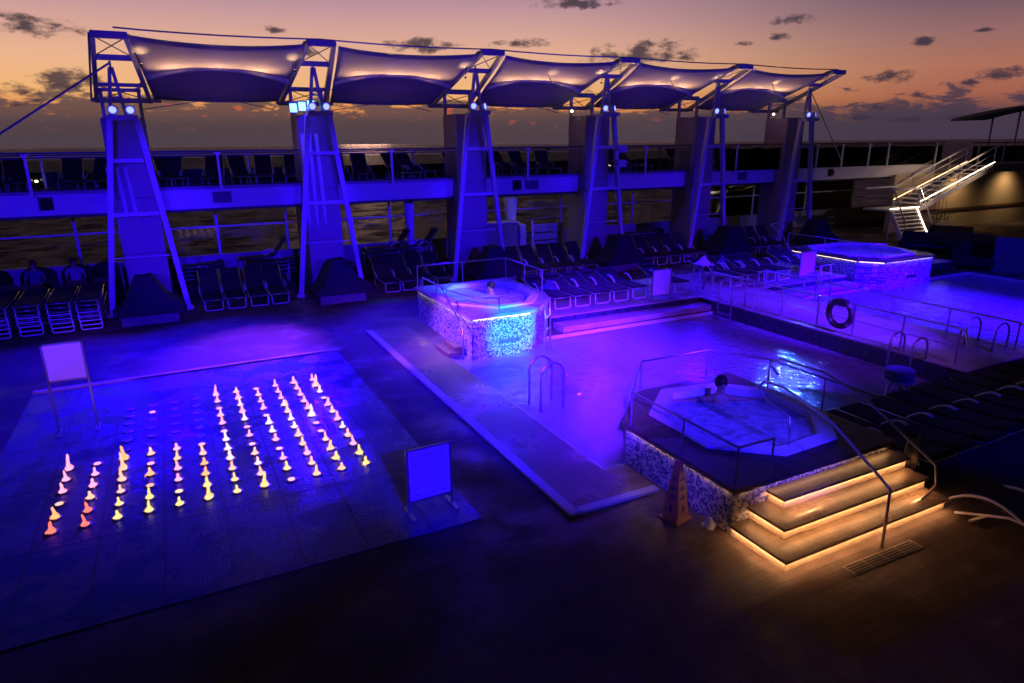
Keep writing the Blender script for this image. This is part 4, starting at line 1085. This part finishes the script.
crumple('crumpled_napkin', TOWELW, (5.68, 5.62, .002), .09, .12, 4, 'small crumpled white cloth on the deck beside the caution cone', 'cloth')
# towel over the rail
def tw(s, v):
    x = 8.86+.24*s; fold = .035*math.sin(s*13)+.02*math.sin(s*29+1)
    z = .74-(.62)*abs(v-.4)/.6*(1-.08*math.sin(s*5)); y = 5.16+(v-.4)*.12+fold*(.3+abs(v-.4)*1.4)
    return (x+.04*math.sin(v*5+s*3), y-.03, z)
o = MB().grid(tw, 28, 20).build('hanging_towel', TOWEL, smooth=True)
md = o.modifiers.new('th', 'SOLIDIFY'); md.thickness = .012
tag(o, 'beige towel hanging in folds at the right end of the lit steps', 'towel')
t = thing('towel_stand', 'slim steel stand behind the beige towel', 'stand', (8.97, 5.14, 0))
MB().tube([(-.13,0,0),(-.13,0,.70),(.15,0,.70),(.15,0,0)], .018, 8).build('stand_frame', STEEL, t)
t = thing('drain_grate', 'slotted steel drain grate in the deck below the lit steps', 'drain', (7.05, 4.14, .003), rad(-1))
MB().box(-.62,.62,-.09,.09,0,.006).build('grate_frame', simple('drain_frame', (.3,.24,.2), .4, .5), t)
g = MB()
for i in range(4):
    for j in range(4): g.box(-.58+.295*i, -.58+.295*i+.27, -.075+.04*j, -.075+.04*j+.022, .0065, .009)
g.build('slots', INK, t)

# towels and clutter on terrace loungers
for i, (x, y, m_, lb) in enumerate([(15.5,16.6,TOWELW,'crumpled pale pink towel on a terrace lounger near the walk railing'),(16.6,16.9,TOWELB,'crumpled blue towel lying on a terrace lounger'),(9.6,16.6,TOWELB,'blue towel heaped on the first terrace lounger')]):
    crumple('heaped_towel', m_, (x, y, .305+(.39 if i else .60)), .26, .22, i+20, lb, 'towel')
t = thing('side_table', 'small low table between terrace loungers under the pale towel', 'side table', (15.5, 16.6, .305))
MB().box(-.25,.25,-.25,.25,.56,.6).build('table_top', WHITE, t, bevel=.01)
for a in (-1, 1):
    for b in (-1, 1): MB().box(a*.2-.02,a*.2+.02,b*.2-.02,b*.2+.02,0,.558).build('leg', STEEL, t)
# recliners with curved rockers in the near right corner
def recliner(lab, loc, rz):
    t = thing('armchair_lounger', lab, 'sun lounger', loc, rz, 'curved-arm loungers at the right edge')
    for s in (-1, 1):
        pts = [(s*.32, -.75+1.5*i/12, .05+.36*math.sin(PI*(i/12)**.8)) for i in range(13)]
        MB().tube(pts, .02, 8).build('arm', simple_arm, t, smooth=True)
        MB().tube([(s*.32,-.55,.02),(s*.32,.1,.30),(s*.32,.75,.33)], .018, 8).build('frame', simple_arm, t, smooth=True)
        MB().tube([(s*.32,.3,.32),(s*.32,.55,.0)], .018, 8).build('leg', simple_arm, t)
        MB().tube([(s*.32,-.15,.2),(s*.32,-.35,.0)], .018, 8).build('leg', simple_arm, t)
    MB().box(-.3,.3,-.5,.8,.33,.37).build('seat', CUSH, t, bevel=.012)
    MB().bar((0,.8,.36), (0,1.35,.75), .6, .04, (0,-.6,.8)).build('backrest', CUSH, t, bevel=.012)
    return t
recliner('lounger with big curved white arm at the right edge of the deck', (9.05, 3.75, 0), rad(174))

# ------------------------------------------------------------------ far left people and chairs
for i, (x, y) in enumerate([(-5.35,25.4),(-4.15,25.4),(-3.05,25.4),(-2.2,25.5)]):
    t = thing('wicker_chair', 'dark round-backed wicker chair by the windscreen, %s from the left edge' % ordn(i), 'wicker chair', (x, y, 0), J(.1), 'round wicker chairs left of the leftmost tower')
    def shell_(s, v): 
        a = rad(-20+220*s); r_ = .43-.03*v; return (r_*math.cos(a), r_*.85*math.sin(a), .15+(.55+.42*math.sin(PI*s))*v)
    o = MB().grid(shell_, 18, 6).build('shell', WICK, t, smooth=True); md = o.modifiers.new('t', 'SOLIDIFY'); md.thickness = .05
    MB().lathe([(.36,.08),(.4,.15),(.4,.42),(.36,.46)], n=18).build('seat', WICK, t, smooth=True)
for i, (x, sh, lb) in enumerate([(-5.35, SHIRT, 'seated person at the far left edge seen from behind in dark blue'),(-4.15, SHIRT, 'seated person in a blue shirt second from the left edge'),(-3.05, SHIRTW, 'seated person in a pale shirt nearest the leftmost tower')]):
    o = seated(lb, (x, 25.4, .02), J(.2), sh); o['group'] = 'people seated left of the leftmost tower'
for i, (x, y) in enumerate([(-4.55,23.7),(-3.95,23.6),(-2.85,23.7),(-2.15,23.8)]):
    t = thing('low_armchair', 'rust-brown padded armchair, %s from the left edge' % ordn(i), 'armchair', (x, y, 0), 0, 'brown armchairs left of the leftmost tower')
    MB().box(-.27,.27,-.05,.45,.1,.42).build('seat', RUSTC, t, bevel=.03)
    MB().box(-.28,.28,-.18,-.06,.1,.92).build('backrest', RUSTC, t, bevel=.03)
    for a in (-1, 1): MB().box(a*.22-.03,a*.22+.03,-.1,-.04,0,.1).build('leg', DSTEEL, t)

# ------------------------------------------------------------------ right side: stair, lit wall, planter, roof
t = thing('staircase', 'steel staircase with lit handrails climbing to the upper deck at the right', 'staircase', (0, 0, 0))
lx0, lx1, ly0, ly1, lz = 30.7, 32.9, 20.6, 22.0, 1.55
MB().box(lx0, lx1, ly0, ly1, lz-.08, lz).build('landing', WHITE, t)
nst = 10
g = MB()
for i in range(nst):
    x = lx1+(38.6-lx1)*i/nst; z = lz+(3.45-lz)*(i+1)/nst
    g.box(x, x+.58, ly0, ly1, z-.04, z)
g.build('upper_treads', WHITE, t)
g = MB(); g2 = MB()
for i in range(8):
    y = ly0-.095*(i+1); z = lz*(1-(i+1)/9)
    g2.box(lx0+.1, lx1-.1, y, y+.14, z-.035, z)
g2.build('lower_treads', WHITE, t)
for y in (ly0, ly1):
    MB().bar((lx1, y, lz-.1), (38.6, y, 3.35), .05, .24).build('stringer', WHITE, t)
    MB().tube([(lx0, y, lz+.95), (lx1, y, lz+.95), (38.6, y, 4.4), (38.9, y, 4.4)], .045, 8).build('handrail', WHITE, t)
    MB().bar((lx1, y, lz+.62), (38.6, y, 4.05), .02, .03).build('mid_rail', WHITE, t)
    MB().bar((lx1, y, lz+.28), (38.7, y, 3.62), .03, .03).build('led_strip', WARMW if y == ly0 else WARMD, t)
    for i in range(5):
        x = lx1+(38.6-lx1)*i/4; z = lz+(3.45-lz)*i/4
        MB().cyl((x, y, z), (x, y, z+.95), .025, 8).build('post', STEEL, t)
MB().bar((lx0, ly0-.02, lz+.05), (lx1, ly0-.02, lz+.05), .03, .04).build('led_strip', WARMW, t)
for x in (lx0+.1, lx1-.1):
    MB().tube([(x, ly0, lz+.95), (x, ly0-.8, 1.0), (x, ly0-.85, .9), (x, ly0-.85, 0)], .035, 8).build('handrail', STEEL, t)
    MB().bar((x, ly0, lz-.1), (x, ly0-.85, 0), .05, .2).build('stringer', WHITE, t)
    MB().cyl((x, ly0, 0), (x, ly0, lz+.95), .035, 8).build('post', STEEL, t)
MB().bar((lx1-.12, ly0-.03, lz-.05), (lx1-.12, ly0-.88, .12), .03, .05).build('led_strip', WARMW, t)
lamp_light('stair_lamp', (33.5, 18.8, 3.8), (32.4, 20.8, 1.0), 200, (1,.66,.38), 70, .8, .1)  # unseen spot added in front of the stairs to light the treads
lamp_light('stair_lamp', (36.5, 18.6, 5.2), (36.0, 21.3, 2.8), 330, (1,.66,.38), 80, .9, .1)  # second unseen spot, added for the upper flight
# wall behind
wl_ = thing('lit_cream_wall', 'cream wall washed with warm light under the upper deck at the right', 'wall', (0, 0, 0))
MB().box(33.9, 60, 22.7, 22.95, 0, 3.0).build('wall_face', WALLW, wl_)
MB().box(33.9, 60, 22.6, 22.69, .95, 1.08).build('dado_rail', BRASSP, wl_)
for x, y, tx in ((39.0, 21.6, 39.2), (44.0, 21.6, 44.0)):
    lamp_light('wall_wash_lamp', (x, y, 2.85), (tx, 22.7, 1.5), 120, (1,.62,.28), 130, .9, .2)
bk = thing('upper_deck_wing', 'blue-lit wing of the upper deck above the cream wall', 'beam', (0,0,0))
MB().box(38.02, 60, 21.8, 23.2, 3.0, 3.45).build('fascia', PYLON, bk)
tag(MB().box(38.02, 60, 23.21, 30, 3.2, 3.45).build('upper_deck_aft', UDECK), kind='structure')
railing('wing_railing', 'dark railing on the wing of the upper deck at the right edge', 22.0, 3.45, 1.15, 39, 58, [39.6,42,44.5,47], double=False)
t = thing('planter', 'pale stone planter with low green plants beside the staircase', 'planter', (35.2, 20.9, 0))
MB().box(-.75,.75,-.35,.35,0,.72).build('planter_box', PLANTERM, t, bevel=.02)
g = MB(); rr = random.Random(8)
for i in range(260):
    x, y = rr.uniform(-.7,.7), rr.uniform(-.3,.3); z = .72+rr.uniform(0,.32); a = rr.uniform(0,6); l = rr.uniform(.06,.14)
    d = Vector((math.cos(a), math.sin(a), rr.uniform(-.2,.8)))*l; e = Vector((-math.sin(a), math.cos(a), 0))*l*.35; p = Vector((x, y, z))
    g.add([p, p+d*.5+e, p+d, p+d*.5-e], [(0,1,2,3)])
g.build('foliage', LEAF, t)
g = MB()
for i in range(4): g.cyl((-.5+.33*i, 0, .7), (-.45+.3*i, .02, 1.9), .012, 6)
g.build('plant_stake', BRASSP, t)
for i, (x, y) in enumerate([(28.4,17.3),(29.6,16.0),(31.4,18.0),(27.3,14.4)]):
    t = thing('outdoor_sofa', 'dark %s at the right beyond the far hot tub' % ['low sofa nearest the staircase','sofa second from the staircase','armchair by the planter','sofa at the right edge'][i], 'sofa', (x, y, 0), rad(-60), 'dark sofas at the right')
    MB().box(-.8,.8,-.4,.4,.12,.45).build('seat', WICK, t, bevel=.04); MB().box(-.85,.85,.3,.48,.12,.98).build('backrest', WICK, t, bevel=.04)
    for a in (-1, 1): MB().box(a*.85-.08,a*.85+.08,-.4,.3,.12,.65).build('arm', WICK, t, bevel=.03)
    for a in (-1, 1): MB().box(a*.7-.04,a*.7+.04,-.3,.3,0,.12).build('leg', DSTEEL, t)
t = thing('partition_wall', 'low dark blue partition at the right edge beyond the second pool', 'partition', (27.2, 13.9, 0), rad(-62))
MB().box(0,7,-.06,.06,0,1.25).build('panel', simple('partition_blue', (.10,.10,.16), .5, 0, .1, 2), t); MB().box(-.03,7.03,-.08,.08,1.253,1.30).build('cap', BOXM, t)
t = thing('shelter_roof', 'dark curved shelter roof on thin posts at the upper right', 'shelter', (0,0,0))
def rf(s, v): x = 45.6+14*s; return (x, 25.2+2.2*v, 6.0+1.2*(1-(1-s)**2))
o = MB().grid(rf, 16, 2).build('roof', BOXM, t, smooth=True); md = o.modifiers.new('t', 'SOLIDIFY'); md.thickness = .12
for x in (46.6, 49.5, 53):
    for y in (25.4,): MB().cyl((x, y, 3.45), (x, y, 6.08+.13*(x-46.6)), .06, 8).build('post', WHITE, t)

# ------------------------------------------------------------------ lights
# lamps on the towers, aimed inboard
B0 = (.022, 0, 1)
for k, X in enumerate(TX):
    lamp_light('tower_flood_lamp', (X+.23, 21.78, 5.98), (X+2.0, 17.0, 0), (8000, 8000, 6500, 5000, 3000, 2000)[k], (.012,0,1), 58, .9, .12)
    tx, ty, p, c, a = [(-2.8,16.5,9000,(.012,0,1),54),(1.8,15.5,2500,B0,44),(7.0,9.5,2200,B0,34),(8.6,13.4,3000,(.10,.005,1),30),(9.8,12.6,2600,(.03,.0,1),30),(11.2,9.0,16000,(.04,.13,1),5.6)][k]
    lamp_light('tower_flood_lamp', (X-.23, 21.78, 5.98), (tx, ty, 0), p, c, a, .9, .12)
# violet flood on the near left of the pool
for x, tx, ty, p, a in ((-2,7.9,12.0,110000,14),(16,10.6,11.8,60000,14)):
    lamp_light('pool_flood_lamp', (x, -3.6, 7.2), (tx, ty, 0), p, (.085,.006,1), a, 1.0, .12)
lamp_light('tub_flood_lamp', (6, -3.5, 6.6), (7.45, 7.0, .6), 9000, (.05,.02,1), 10, .8, .12)  # unseen spot added on the camera side to brighten the near tub
lamp_light('pool_flood_lamp', (8.5, -3.6, 9.5), (8.7, 12.2, 0), 80000, (.10,.006,1), 15, 1.0, .12)  # unseen flood, set high and added to brighten the main pool
lamp_light('pool_flood_lamp', (13, -3.6, 9.5), (15.2, 11.6, .3), 90000, (.07,.004,1), 14, 1.0, .12)  # unseen flood added for the walk between the pools
lamp_light('pool_flood_lamp', (22, -3.6, 9.5), (20.5, 11.6, 0), 170000, (.03,.0,1), 24, 1.0, .12)  # unseen flood added to brighten the second pool
lamp_light('tub_wall_lamp', (.5, 1.5, 6.0), (5.75, 6.5, .35), 2600, B0, 12, .9, .12)  # unseen blue spot added over the deck for the tub side wall
for k, X in enumerate(TX): lamp_light('truss_flood_lamp', (X+1, -3.5, 6.0), (X, 21.8, 7.0), (4200,3800,3200,2800,2200,1500)[k], (.035,0,1), 5.5, .7, .12)  # unseen narrow spots added to pick out the lattice arms
# bright cluster on the second pylon: violet pool of light on the deck
lamp_light('cluster_flood_lamp', (3.9, 22.3, 5.95), (1.2, 16.9, 0), 15000, (.20,.02,1), 30, 1.0, .15)
lamp_light('cluster_flood_lamp_wide', (4.1, 22.3, 5.95), (.2, 14.3, 0), 15000, (.022,0,1), 36, .9, .15)
lamp_light('cluster_pylon_spill', (3.7, 22.0, 6.3), (4.3, 22.9, 4.4), 120, (.03,.0,1), 90, .9, .1)
# opposite row of towers behind and above the camera lights the beam, the towers and the pool
for x, tx, p in ((-4,-2.5,21000),(1,2,21000),(6,7,21000),(11,12,17000),(16,17,9000),(21,22,3000)):
    lamp_light('opposite_tower_lamp', (x, -3.5, 6.1), (tx, 22.6, 2.2), p, B0, 18, .5, .15)
for x, tx, ty, p, c, a in ((7,10.8,16.4,34000,(.12,.01,1),14),(2,5.0,17.0,14000,(.16,.01,1),12),(10,15,13.5,9000,(.20,.02,1),22),(16,19,14,9000,(.06,.0,1),38),(22,24,12.5,9000,(.01,0,1),36),(1,.2,14.6,6000,(.04,0,1),28),(12,11.5,6.0,1500,(.012,0,1),20),(5,7.4,7.9,7000,(.012,0,1),14),(2.6,2.62,7.9,9000,(.012,0,1),6.5),(4.6,4.8,11.5,60000,(.008,0,1),14),(4.6,4.9,8.4,14000,(.008,0,1),10),(2.5,4.7,14.6,50000,(.02,0,1),10),(1.5,2.6,11.5,16000,(.008,0,1),14),(3,5.2,13,6000,(.04,0,1),20)):
    lamp_light('opposite_tower_lamp', (x, -3.5, 6.4), (tx, ty, 0), p, c, a, .9, .15)  # unseen spots added, each aimed to brighten one chosen area
lamp_light('opposite_tower_lamp', (-1, -3.5, 6.4), (-1.95, 13.05, 1.3), 7000, (.32,.06,1), 7, .6, .1)  # unseen narrow spot added to turn the blank board violet
lamp_light('opposite_tower_lamp', (26, -3.5, 6.4), (33, 22.6, 3.2), 2600, (.7,.42,.75), 26, .9, .15)  # unseen whitish spot added to lift the beam at the far right
lamp_light('mosaic_lamp', (10.2, 4.5, 6.0), (7.0, 13.6, .62), 20000, (.0,.5,1), 8.5, .8, .1)  # unseen cyan spot added in mid-air to tint the tub front
lamp_light('mosaic_lamp_violet', (-2.0, 9.5, 6.0), (5.7, 14.6, .35), 14000, (.42,.08,1), 17, .8, .1)  # unseen violet spot added to tint the tub's left wall
lamp_light('tub_flood_lamp', (10.2, 4.5, 6.0), (6.7, 16.4, .9), 9000, (.0,.5,1), 6.5, .9, .1)  # unseen cyan spot added to colour the tub water
lamp_light('tub_flood_lamp', (10.2, 4.5, 6.2), (7.4, 15.3, .9), 22000, (.26,.04,1), 9, .9, .1)  # unseen violet spot added to brighten the tub top
# underwater lamps
def area(name, loc, size, power, col, target=None):
    d = bpy.data.lights.new(name, 'AREA'); d.shape = 'DISK'; d.size = size; d.energy = power; d.color = col
    o = bpy.data.objects.new(name, d); C.objects.link(o); o.location = loc
    if target: o.rotation_euler = (Vector(target)-Vector(loc)).to_track_quat('-Z', 'Y').to_euler()
    return o
area('tub_light', (7.5, 6.15, .2), .2, 5, (.10,.06,1), (7.5, 7, 0)); area('tub_light', (7.4, 7.7, .2), .2, 4, (.10,.04,1), (7.4, 6.5, 0))
area('tub_light', (22.2, 14.9, .3), .2, 8, (.1,.05,1), (22.2, 16, .3))

S.view_settings.view_transform = 'Standard'; S.view_settings.look = 'None'; S.view_settings.exposure = 0; S.view_settings.gamma = 1
S.view_settings.use_curve_mapping = False
S.cycles.use_denoising = True
S.cycles.max_bounces = 6; S.cycles.transparent_max_bounces = 12; S.cycles.caustics_reflective = False; S.cycles.caustics_refractive = False
S.cycles.sample_clamp_indirect = 4
S.render.resolution_x = 1024; S.render.resolution_y = 683
